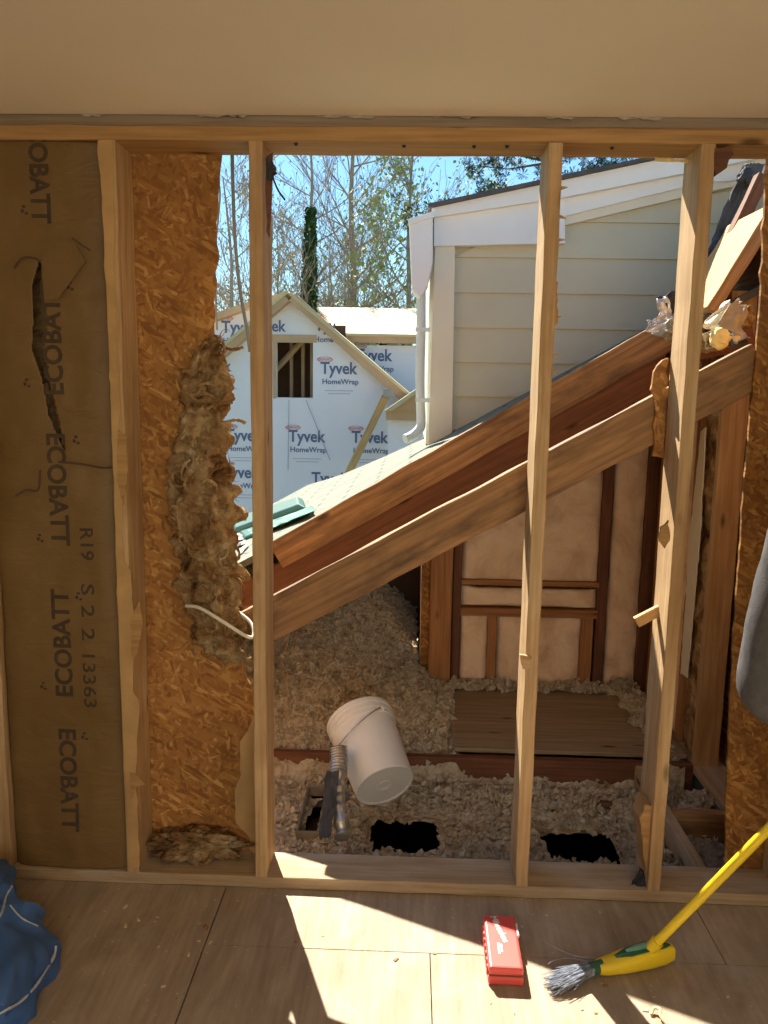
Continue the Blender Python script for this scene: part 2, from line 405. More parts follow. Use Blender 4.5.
# ---- floor: plywood sheets with open joints
mb = MB(); g = 0.003
for (a0, b0, a1, b1) in [(-3, -4.5, -.552, 0.0), (-.548, -.262, .9, 0.0), (.9+g, -.262, 2.6, 0.0), (-.548, -4.5, .082, -.265), (.085, -4.5, 1.4, -.265), (1.4+g, -4.5, 2.6, -.265)]:
    mb.box((a0, b0, -0.018), (a1, b1, 0.0))
mb.box((-3, -4.5, -0.04), (2.6, 0.0, -0.0181))
mb.box((-3, 0.0, -0.018), (2.6, 0.175, -0.001))
st(mb.build('floor', M['plyfloor']))
mb = MB(); mb.box((-3, -4.5, ZC), (2.6, 0.0, ZC+0.015)); st(mb.build('ceiling', M['ceiling']))
mb = MB(); mb.box((-3, 0.0, ZC+0.014), (2.6, 0.3, ZC+0.03)); st(mb.build('roof_overhang', M['ceiling']))
mb = MB(); mb.box((-3.1, -4.5, 0), (-3, 0, ZC)); st(mb.build('wall_left', M['roomwall']))
mb = MB(); mb.box((2.6, -4.5, 0), (2.7, 0.17, ZC)); st(mb.build('wall_right', M['roomwall']))
mb = MB(); mb.box((-3.1, -4.6, 0), (-.65, -4.5, ZC)); mb.box((1.65, -4.6, 0), (2.7, -4.5, ZC)); mb.box((-.65, -4.6, 0), (1.65, -4.5, .78)); mb.box((-.65, -4.6, 2.12), (1.65, -4.5, ZC))
st(mb.build('wall_back', M['roomwall']))
# closed parts of the far wall, left of and right of the opening (outside the picture)
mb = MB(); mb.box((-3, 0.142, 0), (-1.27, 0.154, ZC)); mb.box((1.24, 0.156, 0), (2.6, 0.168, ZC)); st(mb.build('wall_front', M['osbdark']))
# ---- the room below: dark, seen through the holes
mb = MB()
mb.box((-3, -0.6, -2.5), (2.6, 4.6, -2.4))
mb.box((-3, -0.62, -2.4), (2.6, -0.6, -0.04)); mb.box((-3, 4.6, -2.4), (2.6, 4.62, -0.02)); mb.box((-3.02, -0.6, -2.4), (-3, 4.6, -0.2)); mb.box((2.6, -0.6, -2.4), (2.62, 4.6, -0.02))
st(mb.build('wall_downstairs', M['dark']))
# ---- attic ceiling board with square cut-outs
ZD = -0.125
HOLES = []
for (x0, y0, x1, y1) in [(304, 796, 322, 842), (367, 818, 439, 853), (541, 830, 616, 864)]:
    q0, q1, q2, q3 = at(x0, y1, z=ZD), at(x1, y1, z=ZD), at(x0, y0, z=ZD), at(x1, y0, z=ZD)
    HOLES.append(((q0.x+q2.x)/2, (q0.y+q1.y)/2, (q1.x+q3.x)/2, (q2.y+q3.y)/2))
def inhole(x, y, e=0.0, rag=0.0):
    for a, b2, c, d in HOLES:
        o_ = rag*(noise.noise(Vector((x*22, y*8, 3)))+.55)
        if a-e+o_*.4 < x < c+e-o_*.3 and b2-e < y < d+e-o_: return True
    return False
mb = MB(); xs = sorted({-3, 2.6, *[h[0] for h in HOLES], *[h[2] for h in HOLES]}); ys = sorted({0.0, 4.6, *[h[1] for h in HOLES], *[h[3] for h in HOLES]})
for i in range(len(xs)-1):
    for j in range(len(ys)-1):
        if not inhole((xs[i]+xs[i+1])/2, (ys[j]+ys[j+1])/2): mb.box((xs[i], ys[j], ZD-0.013), (xs[i+1], ys[j+1], ZD))
st(mb.build('floor_attic', M['drywall']))

# ---- lower roof: shingled deck (plane rising to the right)
RX, RZ, RM = -0.462, 0.970, 0.56
def roofz(x): return RZ+RM*(x-RX)
outline = [(-2.35, .90), (.30, .90), (1.62, .90), (1.62, 1.79), (.10, 1.79), (.10, 2.36), (-.19, 2.72), (-.45, 3.15), (-.62, 3.6), (-.85, 4.3), (-2.35, 4.3)]
mb = MB(); k = len(outline); n = 0
for dz in (0.0, -0.03):
    for (x, y) in outline: mb.v.append((x, y, roofz(x)+dz+(0.0)))
mb.f.append(tuple(range(k))); mb.f.append(tuple(range(2*k-1, k-1, -1)))
for i in range(k): j = (i+1) % k; mb.f.append((i, j, k+j, k+i))
st(mb.build('roof', M['shingle']))
# back gable below that roof
mb = MB(); mb.prism([(-2.35, -.1), (.1, -.1), (.1, roofz(.1)-.03), (-2.35, roofz(-2.35)-.03)], 'y', 2.9, 2.95); mb.box((-2.6,0.2,-.1),(-2.35,4.3,-.05)); st(mb.build('wall_gable', M['dark']))
mb = MB(); mb.box((.075, 1.86, -.1), (.105, 2.9, roofz(.075)-.035)); mb.box((.075, 1.85, -.1), (.30, 1.865, roofz(.075)-.035)); st(mb.build('wall_attic', M['osbdark']))

# ---- adjoining wing: lap siding
YW = 1.78
mb = MB(); zt = 1.27; expo = 0.168; zz = 1.02; xs0 = 0.195
def rake_z(x): return 2.31+(x-.195)*0.155
def xroof(z): return 9 if z > 1.86 else RX+(z-RZ)/RM+.03
while zz < 2.75:
    z1 = zz+expo
    zlo = zz
    if zz > rake_z(1.70): break
    z1 = min(z1, rake_z(1.74)); rx = lambda z: max(xs0, .195+(z-2.31)/0.155)
    xl = rx(z1)
    xb, xt = min(1.75, xroof(zz)), min(1.75, xroof(z1))
    if zz > rake_z(1.75): break
    if xt > xs0:
        xb = max(xb, xs0+.001); n = len(mb.v); xlb = rx(zz)
        mb.v += [(xlb, YW-.016, zz), (xb, YW-.016, zz), (xt, YW-.004, z1+.01), (xl, YW-.004, z1+.003),
                 (xlb, YW, zz), (xb, YW, zz), (xt, YW+.004, z1+.01), (xl, YW+.004, z1+.01)]
        mb.f += [tuple(n+i for i in q) for q in ((0,1,2,3),(7,6,5,4),(0,4,5,1),(1,5,6,2),(2,6,7,3),(3,7,4,0))]
    zz = z1
mb.prism([(.12, 1.29), (.12, 2.40), (1.75, 2.66), (1.75, 1.9), (1.16, 1.88)], 'y', YW+.004, YW+.018)
st(mb.build('wall_wing', M['siding']))
mb = MB(); mb.box((.075, YW, 1.28), (.115, 4.2, 2.36)); st(mb.build('wall_wing_side', M['cream']))
def Yp(px, py, y): p = at(px, py, y=y); return (p.x, p.z)
mb = MB(); yb = YW-.045
mb.prism([Yp(428, 447, yb), Yp(452, 433, yb), Yp(455, 246, yb), Yp(435, 246, yb)], 'y', yb, YW); st(mb.build('trim_1', M['cream']))
mb = MB(); mb.prism([Yp(434, 214, yb-.02), Yp(565, 190, yb-.02), Yp(565, 243, yb-.02), Yp(434, 246, yb-.02)], 'y', yb-.02, YW); st(mb.build('trim_2', M['white']))
mb = MB(); mb.prism([Yp(565, 196, yb-.01), Yp(800, 146, yb-.01), Yp(800, 175, yb-.01), Yp(700, 183, yb-.01), Yp(565, 216, yb-.01)], 'y', yb-.01, YW); st(mb.build('trim_3', M['white']))
mb = MB(); mb.prism([Yp(565, 216, yb), Yp(700, 183, yb), Yp(800, 160, yb), Yp(800, 172, yb), Yp(700, 193, yb), Yp(565, 225, yb)], 'y', yb+.005, YW); st(mb.build('trim_4', M['cream']))
mb = MB(); y2 = yb-.05
mb.prism([Yp(431, 204, y2), Yp(644, 158, y2), Yp(800, 124, y2), Yp(800, 150, y2), Yp(565, 197, y2), Yp(434, 217, y2)], 'y', y2, YW); st(mb.build('trim_5', M['white']))
# wing roof slab with dark shingle edge
mb = MB(); y3 = y2-.03
mb.prism([Yp(428, 203.5, y3), Yp(650, 156, y3), Yp(800, 121, y3), Yp(800, 125, y3), Yp(650, 160, y3), Yp(428, 207.5, y3)], 'y', y3, 4.4); st(mb.build('roof_wing', M['brick']))

# ---- yard
mb = MB(); mb.box((-60, 4.7, -3.0), (60, 120, -2.9)); mb.box((-60, -10, -3.0), (60, 4.7, -2.95)); st(mb.build('ground', M['grass']))

# ================================================================== THE OPEN STUD WALL
xe = 1.62
tag(board('sole_plate', (-1.9, .07, .019), (xe+.5, .07, .019), .14, .038, M['sole'], (0, 0, 1), rough=.001),
    'dusty horizontal sole plate along the floor under the open studs', 'plate')
tag(board('top_plate', (-1.9, .07, ZT+.019), (xe+.5, .07, ZT+.019), .14, .038, M['plate'], (0, 0, 1), seed=2),
    'lower of the two doubled top plates, its underside lit above the studs', 'plate')
tag(board('top_plate', (-1.9, .078, ZT+.057), (xe+.5, .078, ZT+.057), .14, .038, M['greyply'], (0, 0, 1), seed=3),
    'upper of the two doubled top plates, tight against the ceiling', 'plate')
studs = [(-2, 'stud at the far left picture edge beside the paper-faced insulation'),
         (-1, 'stud between the paper-faced insulation and the left strand board'),
         (0, 'stud beside the hanging grey cable, in front of the wrapped house'),
         (2, 'narrow splintered stud standing alone in the middle of the opening'),
         (3, 'wide sunlit stud with nicks and splinters, right of the middle stud'),
         (4, 'stud at the far right picture edge in front of the right strand board')]
for i, (k, lab) in enumerate(studs):
    x1 = X0+k*SP; vstud('wall_stud', x1-.038, x1, 0, .14, ZS, ZT, M['stud'], lab, 'stud', seed=10+i)

for i, (px, w_) in enumerate([(92, 22), (222, 50), (345, 60), (452, 40), (560, 30), (640, 46)]):
    q0, q1 = at(px-w_/2, 116, y=-.002), at(px+w_/2, 116, y=-.002)
    o = ragged('paper_shred', [(q0.x, ZC-.001), (q0.x+.01, ZC-.006), ((q0.x+q1.x)/2, ZC-.003), (q1.x-.01, ZC-.008), (q1.x, ZC-.001)], -.004, -.001, M['greypaper'], amp=.003, step=.01, seed=i)
    tag(o, 'torn shred of ceiling paper hanging along the upper top plate', 'paper', 'torn paper shreds along the ceiling edge')
# nail heads and knots left as small dents on top plate: dark nail heads
for i, (px, py) in enumerate([(296, 144), (404, 146), (474, 146.5), (507, 146.5), (612, 148)]):
    p = at(px, py, z=ZT-.002)
    mb = MB(); mb.tube([(0, 0, 0), (0, 0, -.006)], [.006, .004], 8); o = mb.build('nail', M['black'], loc=(0, 0, 0)); o.location = (p.x, min(max(p.y, .02), .12), ZT)
    tag(o, 'dark nail stub under the lower top plate', 'nail', 'nails in the top plate')

# ---- kraft-faced batt between the first two studs
xa, xb = X0-2*SP+.002, X0-SP-.040
root = empty('insulation_batt', (-1.03, .03, ZS)); tag(root, 'torn brown paper-faced insulation batt printed ECOBATT between the left studs', 'insulation')
vs = []; fs = []; nx, nz = 90, 480
def batt_y(x, z):
    u = (x-xa)/(xb-xa); edge = min(u, 1-u)
    y = .018+.020*math.exp(-edge*14)-.006
    y += .006*noise.noise(Vector((x*5, z*3, 1)))+.004*noise.noise(Vector((x*16, z*9, 4)))
    return max(.003, y)
# tear line down the facing (x as a function of z), open where the width is positive
T = [(at(42, 262, y=.02), .004), (at(38, 285, y=.02), .012), (at(42, 320, y=.02), .020), (at(40, 350, y=.02), .018), (at(47, 380, y=.02), .010), (at(54, 415, y=.02), .013), (at(66, 452, y=.02), .002)]
def tear(z):
    for i in range(len(T)-1):
        a, wa = T[i]; b2, wb = T[i+1]
        if b2.z <= z <= a.z:
            u = (a.z-z)/(a.z-b2.z); return a.x+(b2.x-a.x)*u, wa+(wb-wa)*u
    return None
for j in range(nz+1):
    z = ZS+.002+(ZT-ZS-.004)*j/nz
    for i in range(nx+1):
        x = xa+(xb-xa)*i/nx; vs.append((x, batt_y(x, z), z))
for j in range(nz):
    for i in range(nx):
        q = j*(nx+1)+i; zc = vs[q][2]; xc = (vs[q][0]+vs[q+1][0])/2; tt = tear(zc)
        if tt and abs(xc-tt[0]) < tt[1]: continue
        fs.append((q, q+1, q+nx+2, q+nx+1))
facing = o = pydata('paper_facing', vs, fs, M['kraft']); o.parent = root; o.matrix_parent_inverse = Matrix.Translation(-Vector(root.location))
md = o.modifiers.new('s', 'SOLIDIFY'); md.thickness = .0012; md.offset = 1
for p in o.data.polygons: p.use_smooth = True
mb = MB(); mb.box((xa, .115, ZS+.002), (xb, .138, ZT-.002)); f = mb.build('glass_wool', M['osbdark']); f.data.materials[0] = M['wool']
f.parent = root; f.matrix_parent_inverse = Matrix.Translation(-Vector(root.location))
# lifted flap of paper beside the tear
def reparent(o, r):
    bpy.context.view_layer.update(); o.parent = r; o.matrix_parent_inverse = r.matrix_world.inverted()
fl = [at(42, 262, y=.004), at(52, 240, y=.006), at(76, 244, y=.010), at(88, 262, y=.014), at(60, 300, y=.014), at(45, 300, y=.004)]
mb = MB(); mb.prism([(p.x, p.z) for p in fl], 'y', -.001, .0005)
o = mb.build('paper_flap', M['kraft']); reparent(o, root)
for (pts, r) in [([(14, 268), (22, 258), (34, 258), (42, 263)], .003), ([(72, 238), (82, 245), (90, 250)], .0022), ([(58, 462), (80, 464), (104, 468), (118, 466)], .003), ([(16, 496), (26, 490), (38, 490), (40, 470)], .003)]:
    mb = MB(); mb.tube(smooth_path([at(a, b2, y=.0045) for a, b2 in pts], 4), r, 6); o = mb.build('tear_line', M['dark']); reparent(o, root)
# printing
def vtext(s, px, y0, y1, size, up, mat=M['kraftink'], bold=.0022, spacing=1.0, yy=None, name='printed_word'):
    a, b2 = at(px, y0, y=.01), at(px, y1, y=.01); o = text_mesh(name, s, size, mat, None, bold, .0003, spacing)
    L = abs(a.z-b2.z); w = o.dimensions.x
    bpy.context.view_layer.update(); w = max(v2.co.x for v2 in o.data.vertices)-min(v2.co.x for v2 in o.data.vertices)
    ss = L/w
    R = Matrix(((0, 0, 0), (0, 0, 0), (0, 0, 0)))
    if up: R = Matrix(((0, -1, 0), (0, 0, -1), (1, 0, 0)))      # local x -> +z , local y -> -x
    else:  R = Matrix(((0, 1, 0), (0, 0, -1), (-1, 0, 0)))      # local x -> -z , local y -> +x
    zc, xc = (a.z+b2.z)/2, (a.x+b2.x)/2
    for v2 in o.data.vertices:
        co = Vector((v2.co.x*ss, v2.co.y, v2.co.z)); q = R @ co; X, Z = q.x+xc, q.z+zc
        v2.co = (X, batt_y(X, Z)-.0022+q.y*0-(.0003 if co.z > 0 else 0), Z)
    reparent(o, facing); return o
vtext('ECOBATT', 38, 112, 223, .075, False)
vtext('ECOBATT', 53, 282, 395, .075, True)
vtext('ECOBATT', 57, 433, 545, .075, False)
vtext('ECOBATT', 63, 590, 697, .075, True)
vtext('ECOBATT', 68, 729, 830, .075, False)
vtext('R19', 86, 528, 560, .055, False, bold=.0008)
vtext('S', 87, 584, 595, .055, False, bold=.0006); vtext('2', 87.5, 605, 617, .055, False, bold=.0006); vtext('2', 88, 628, 640, .055, False, bold=.0006)
vtext('13363', 89, 653, 706, .055, False, bold=.0006)
for (px, y0, y1, up) in [(24, 200, 222, 0), (70, 278, 296, 1), (27, 376, 392, 1), (76, 432, 450, 0), (40, 533, 545, 0), (79, 592, 602, 1), (43, 680, 694, 1), (84, 730, 745, 0)]:
    pm = at(px, (y0+y1)/2, y=.01)
    for k, (dx, dz, w_, h_) in enumerate([(0, .012, .006, .004), (-.005, 0, .005, .006), (.006, -.006, .005, .004)]):
        mb = MB(); X, Z = pm.x+dx, pm.z+dz; Yk = batt_y(X, Z)-.0022
        mb.prism([(X+w_*math.cos(t_*PI/4), Z+h_*math.sin(t_*PI/4)) for t_ in range(8)], 'y', Yk-.0004, Yk); reparent(mb.build('printed_mark', M['kraftink']), facing)

# paper flange stapled along the second stud
x1 = X0-SP
def px2(y, pts): return [(at(a, b2, y=y).x, at(a, b2, y=y).z) for a, b2 in pts]
o = ragged('paper_flange', px2(-.002, [(98, 140), (113, 140), (115, 300), (121, 455), (124, 562), (131, 570), (134, 640), (133, 692), (139, 700), (136, 790), (140, 866), (130, 868), (121, 690), (113, 450), (107, 300)]), -.0035, -.0005, M['paper'], amp=.003, step=.03, seed=3)
tag(o, 'ragged kraft paper flange stapled down the front of the stud right of the printed batt', 'paper')
for (pts, lab) in [([(118, 430), (127, 436), (128, 470), (123, 505), (117, 480)], 'brown torn paper scrap on the stud beside the printed batt, upper one'),
                   ([(131, 618), (140, 600), (143, 625), (138, 652), (132, 660)], 'brown torn paper scrap low on the stud beside the printed batt'),
                   ([(130, 773), (137, 774), (145, 784), (136, 787), (131, 800)], 'pointed paper scrap lifting off the foot of the stud beside the printed batt')]:
    o = ragged('paper_scrap', px2(-.006, pts), -.0085, -.0045, M['plate'], amp=.002, step=.015); tag(o, lab, 'paper')
# ---- strand board behind the second bay, its right side torn
o = ragged('strand_board', px2(.148, [(118, 140), (222, 152), (218, 200), (214, 330), (222, 420), (228, 520), (238, 640), (252, 690), (256, 730), (256, 862), (140, 862)]), .142, .154, M['osb'], amp=.005, step=.02, seed=1, rag=(1, 2, 3, 4, 5, 6, 7, 8))
tag(o, 'orange-brown strand board with a torn right edge behind the left studs', 'board')
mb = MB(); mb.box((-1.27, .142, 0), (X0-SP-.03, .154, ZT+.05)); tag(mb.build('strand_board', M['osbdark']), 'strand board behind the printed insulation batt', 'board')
# right strand board
mb_o = px2(.148, [(767, 140), (762, 240), (755, 360), (748, 430), (741, 520), (733, 640), (727, 760), (724, 876), (900, 890), (900, 140)])
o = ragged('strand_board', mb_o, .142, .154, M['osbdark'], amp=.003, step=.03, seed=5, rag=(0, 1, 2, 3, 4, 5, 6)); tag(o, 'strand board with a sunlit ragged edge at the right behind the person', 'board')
# flap of cut board / paper at the foot of the second stud
o = ragged('paper_flap', px2(.13, [(240, 742), (247, 732), (262, 700), (262, 868), (255, 870), (250, 838), (236, 822), (235, 790), (241, 775)]), .128, .134, M['paper'], amp=.003, step=.02, seed=8)
tag(o, 'tan curling piece of facing at the lower left of the third stud', 'paper')
# ---- torn glass wool hanging on the left strand board edge
bm = bmesh.new(); clump = []
path = [(214, 338, .012), (210, 360, .03), (206, 390, .045), (204, 420, .05), (202, 450, .055), (204, 490, .065), (206, 530, .068), (210, 570, .068), (214, 610, .062), (222, 645, .05), (236, 660, .03)]
sp_ = smooth_path([(a, b2, c*1000) for a, b2, c in path], 8)
vs = []; fs = []; SEG = 48
for i, q in enumerate(sp_):
    cx = at(q.x, q.y, y=.11); r = q.z/1000*1.25
    for k in range(SEG):
        w = 2*PI*k/SEG; p = Vector((cx.x+r*math.cos(w), .11+r*.62*math.sin(w), cx.z))
        d = Vector((math.cos(w), math.sin(w)*.7, 0))
        f1 = noise.fractal(Vector((p.x*22, p.y*22, p.z*16)), .9, 2.0, 5)
        f2 = abs(noise.noise(Vector((p.x*60, p.y*60, p.z*40))))
        p = p+d*(f1*r*.75+f2*.016)+Vector(noise.noise_vector(p*38))*.010
        vs.append(p)
n = len(sp_)
for i in range(n-1):
    for k in range(SEG): j = (k+1) % SEG; fs.append((i*SEG+k, i*SEG+j, (i+1)*SEG+j, (i+1)*SEG+k))
fs.append(tuple(range(SEG))); fs.append(tuple((n-1)*SEG+k for k in range(SEG)))
wool = pydata('glass_wool', vs, fs, M['wool'], smooth=True)
md = wool.modifiers.new('s', 'SUBSURF'); md.levels = 1; md.render_levels = 1
tx = bpy.data.textures.new('w', 'CLOUDS'); tx.noise_scale = .028; tx.noise_depth = 5
dm = wool.modifiers.new('d', 'DISPLACE'); dm.texture = tx; dm.strength = .045; dm.texture_coords = 'GLOBAL'
tag(wool, 'shaggy torn brown glass wool hanging down the broken edge of the left strand board', 'insulation')
mb = MB()
for i in range(420):
    q = sp_[random.randrange(len(sp_))]; c0 = at(q.x, q.y, y=.08); r = q.z/1000
    w = random.uniform(PI*.85, PI*2.15); p = Vector((c0.x+r*1.15*math.cos(w), .11+r*.8*math.sin(w), c0.z+random.uniform(-.02, .02)))
    pts = [p]; d = Vector((random.uniform(-1, 1), random.uniform(-1, .2), random.uniform(-1.4, .6))).normalized()
    for k in range(5): d = (d+Vector((random.uniform(-.7, .7),)*1+(random.uniform(-.5, .5), random.uniform(-.7, .5)))).normalized(); p = p+d*random.uniform(.006, .014); pts.append(p)
    mb.tube(pts, [.0022, .0018, .0014, .001, .0008, .0005], 4, False)
o = mb.build('fibre', M['wool'], wool); tag(o, kind='stuff')
for k in range(46):
    q = sp_[random.randrange(2, len(sp_)-2)]; c0 = at(q.x, q.y, y=.09); r = q.z/1000
    w = random.uniform(PI*.95, PI*2.05); p = Vector((c0.x+r*1.1*math.cos(w), .10+r*.85*math.sin(w), c0.z)); cur = random.uniform(-1.2, 1.2); th = random.uniform(0, 2*PI); pts = [p]
    for q2 in range(7):
        th += cur*.55; p = p+Vector((math.cos(th), random.uniform(-.25, .1), math.sin(th)))*random.uniform(.008, .013); pts.append(p)
    mb = MB(); mb.tube(smooth_path(pts, 3), [random.uniform(.0025, .0065) for _ in range(40)], 6); mb.build('curl', M['wool'], wool, True)
# tuft pile at the foot of the bay
lump('glass_wool', at(195, 845, y=.09)+Vector((0, 0, .0)), (.13, .045, .045), M['wool'], 'heap of grey fluff on the sole plate below the left strand board', 'insulation', amp=.6, freq=5, seed=4, sub=5, fine=.3)

# ---- cables
mb = MB(); mb.tube(smooth_path([at(232, 150, y=.19), at(233, 190, y=.19), at(235, 240, y=.19), at(240, 290, y=.185), at(247, 330, y=.18), at(250, 352, y=.18)], 6), .0055, 8)
tag(mb.build('cable', M['cable'], smooth=True), 'grey cable hanging from the top plate left of the third stud', 'cable')
mb = MB(); mb.tube(smooth_path([at(186, 606, y=.04), at(200, 608, y=.02), at(225, 623, y=.005), at(248, 637, y=.02), at(254, 634, y=.05), at(250, 622, y=.09), at(238, 612, y=.12)], 8), .0055, 8)
tag(mb.build('cable', M['whitecable'], smooth=True), 'pale looped cable poking out of the torn glass wool', 'cable')
mb = MB(); mb.tube(smooth_path([at(221, 158, y=.165), at(216, 175, y=.165), at(220, 195, y=.165), at(215, 260, y=.165), at(217, 330, y=.165)], 8), .003, 6)
tag(mb.build('wire', M['cable'], smooth=True), 'thin bent wire along the upper edge of the left strand board', 'wire')
# black felt scrap hanging at the head of the third stud
crumple('felt_scrap', [at(268, 155, y=-.012), at(278, 170, y=-.02), at(272, 182, y=-.012), at(266, 178, y=-.006)], M['darkfelt'], 'small black felt scrap hanging at the head of the third stud', 'felt', amp=.006, n=6)
o = ragged('bark_strip', px2(.0, [(264, 158), (271, 152), (270, 200), (268, 238), (265, 232)]), -.002, .008, M['redwood'], amp=.002, step=.02); o.location.x += .004
tag(o, 'dark torn strip peeling off the upper right side of the third stud', 'wood')
mb = MB(); mb.tube(smooth_path([at(273, 178, y=-.012), at(278, 190, y=-.016), at(285, 200, y=-.018)], 5), .0028, 6); tag(mb.build('wire', M['black']), 'short black wire end curling from the head of the third stud', 'wire')
# splinters on the two middle studs
def splinter(px, py, w, h, y, label, mat='stud', amp=.003, d=.012, name='splinter'):
    a = px2(y, [(px-w/2, py-h/2), (px+w/2, py-h/2+3), (px+w/3, py), (px+w/2, py+h/3), (px-w/4, py+h/2)])
    o = ragged(name, a, y, y+d, M[mat], amp=amp, step=.012, seed=px); tag(o, label, 'splinter' if name == 'splinter' else 'wood', None); return o
x3 = X0+2*SP
for i, (px, py) in enumerate([(560, 188), (559, 216), (558, 240), (555, 318), (553, 356), (551, 372)]):
    p = at(px, py, y=.01); mb = MB(); dz = random.uniform(-.01, .01)
    mb.tube([(x3-.004, .012, p.z), (x3+.008, .008, p.z+dz*.4), (x3+.018, .004, p.z+dz)], [.006, .004, .001], 6)
    tag(mb.build('splinter', M['stud']), 'tiny splinter sticking out of the right side of the middle stud', 'splinter', 'splinters on the middle stud')
splinter(554, 305, 8, 52, .004, 'long split sliver on the right edge of the middle stud', 'plate')
splinter(526, 662, 12, 14, -.012, 'pale frayed splinter across the lower middle stud', 'stud')
# strand board scrap left of the sunlit stud
o = ragged('board_scrap', px2(.15, [(653, 372), (662, 360), (668, 358), (664, 400), (663, 458), (652, 456), (655, 410), (650, 390)]), .142, .156, M['osb'], amp=.004, step=.015, seed=2); tag(o, 'ragged scrap of strand board on the left side of the wide sunlit stud', 'wood')
x4 = X0+3*SP
o = board('wood_block', at(636, 622, y=.10), at(664, 604, y=.10)+Vector((0.02, 0, 0)), .03, .02, M['orange'], (0, -1, 0), seed=4); tag(o, 'small orange wood offcut sticking out to the left of the wide sunlit stud', 'wood')
o = ragged('wood_chunk', px2(.02, [(712, 150), (727, 148), (731, 156), (724, 170), (713, 176)]), .0, .06, M['redwood'], amp=.004, step=.015, seed=6); tag(o, 'broken wood chunk wedged at the head of the wide sunlit stud', 'wood')
o = ragged('bark_chip', px2(-.004, [(660, 527), (668, 520), (669, 540), (664, 548), (658, 540)]), -.012, -.001, M['plate'], amp=.003, step=.01); tag(o, 'curled dark chip on the front of the wide sunlit stud', 'wood')
o = ragged('board_scrap', px2(.06, [(636, 812), (641, 798), (650, 800), (651, 862), (646, 884), (640, 850)]), .02, .10, M['plate'], amp=.004, step=.02, seed=9); tag(o, 'dirty split board piece at the foot of the wide sunlit stud', 'wood')
o = crumple('paper_scrap', [at(630, 886, y=.03), at(640, 868, y=.06), at(652, 876, y=.04), at(646, 888, y=.02)], M['darkfelt'], 'black shred lying on the sole plate at the foot of the wide sunlit stud', 'scrap', amp=.008, n=8)
# paint of foam strip hanging under the top plate
o = crumple('foam_strip', [at(655, 158, y=.13), at(695, 160, y=.10), at(695, 164, y=.10), at(655, 161, y=.13)], M['foam'], 'thin yellow foam bead under the top plate left of the wide sunlit stud', 'foam', amp=.006, n=8)

# ================================================================== RAFTERS
def raf(name, y, tl, tr, bl, mat, label, t=.038, seed=0, face=(0, -1, 0), ext=0.0, rough=.002):
    a, b2, c = at(*tl, y=y), at(*tr, y=y), at(*bl, y=y)
    X = (b2-a).normalized(); a = a-X*ext
    up = Vector((-X.z, 0, X.x)); w = abs((a-c).dot(up))
    ce0, ce1 = a-up*w/2, b2-up*w/2
    o = board(name, ce0+Vector((0, t/2, 0)), ce1+Vector((0, t/2, 0)), w, t, mat, face, seed=seed, rough=rough)
    return tag(o, label, 'rafter')
raf('rafter', .157, (277, 594), (752, 344), (277, 640), M['rafter'], 'near rafter with a bright sunlit top edge slanting behind the studs', seed=21, ext=.14)
raf('rafter', .86, (277, 539), (666, 319), (277, 572), M['rafter'], 'far weathered rafter slanting above the sunlit near rafter', seed=22, ext=.04)
raf('rafter', .885, (262, 572), (664, 352), (262, 616), M['redwood'], 'dark red-brown board just under the far weathered rafter', seed=23, ext=.15)
# fix top end thickness of far rafter: blocking board on top
raf('rafter', .85, (710, 302), (772, 203), (721, 308), M['orange'], 'short steep pale lumber with a sunlit upper face rising at the upper right', t=.42, seed=24, ext=.02)
raf('rafter', 1.16, (699, 300), (760, 172), (712, 300), M['redwood'], 'dark steep rafter behind the pale steep rafter at the upper right', t=.06, seed=25, ext=.05)
# roofing felt edge above the steep rafter
a, b2 = at(700, 298, y=.98), at(745, 178, y=.98)
for i in range(1):
    crumple('roofing_felt', [at(701, 268, y=1.38), at(709, 272, y=1.44), at(764, 164, y=1.44), at(744, 164, y=1.38)], M['brick'], 'dark ragged roofing edge along the top of the steep rafters', 'roofing', amp=.01, n=14, thick=.012)
lump('felt_scrap', at(745, 178, y=1.33), (.03, .03, .04), M['darkfelt'], 'grey crumpled felt lump at the top of the steep rafters', 'felt', amp=.5, seed=3)
mb = MB(); mb.prism([(1.3, 1.55), (1.95, 1.55), (1.95, 2.75), (1.62, 2.75)], 'y', 1.40, 1.43); st(mb.build('wall_knee', M['redwood']))

# debris heap on the rafter tops
deb = [
 ('foil_scrap', [(655, 300), (668, 296), (672, 318), (660, 322)], .55, 'foil', 'crumpled silver foil scrap on the left of the sunlit stud above the rafters', 'foil'),
 ('felt_scrap', [(658, 298), (675, 290), (678, 312), (664, 314)], .60, 'darkfelt', 'black felt scrap behind the silver foil above the rafters', 'felt'),
 ('foil_scrap', [(644, 322), (655, 318), (662, 330), (652, 334)], .62, 'foil', 'small silver foil scrap at the tip of the far rafter', 'foil'),
 ('paper_sheet', [(700, 326), (724, 302), (740, 303), (716, 334)], .42, 'cream', 'pale folded sheet in the debris right of the sunlit stud', 'paper'),
 ('paper_sheet', [(716, 324), (736, 298), (750, 312), (738, 336)], .38, 'greypaper', 'grey folded sheet on top of the debris right of the sunlit stud', 'paper'),
 ('felt_scrap', [(722, 338), (738, 330), (748, 344), (730, 350)], .42, 'darkfelt', 'dark scrap under the grey folded sheet in the debris', 'felt'),
 ('foil_scrap', [(730, 334), (742, 330), (748, 338), (736, 344)], .40, 'foil', 'bright foil scrap at the right end of the debris', 'foil'),
 ('paper_sheet', [(699, 335), (712, 330), (720, 348), (704, 352)], .48, 'greypaper', 'brown-grey paper scrap beside the sunlit stud in the debris', 'paper'),
]
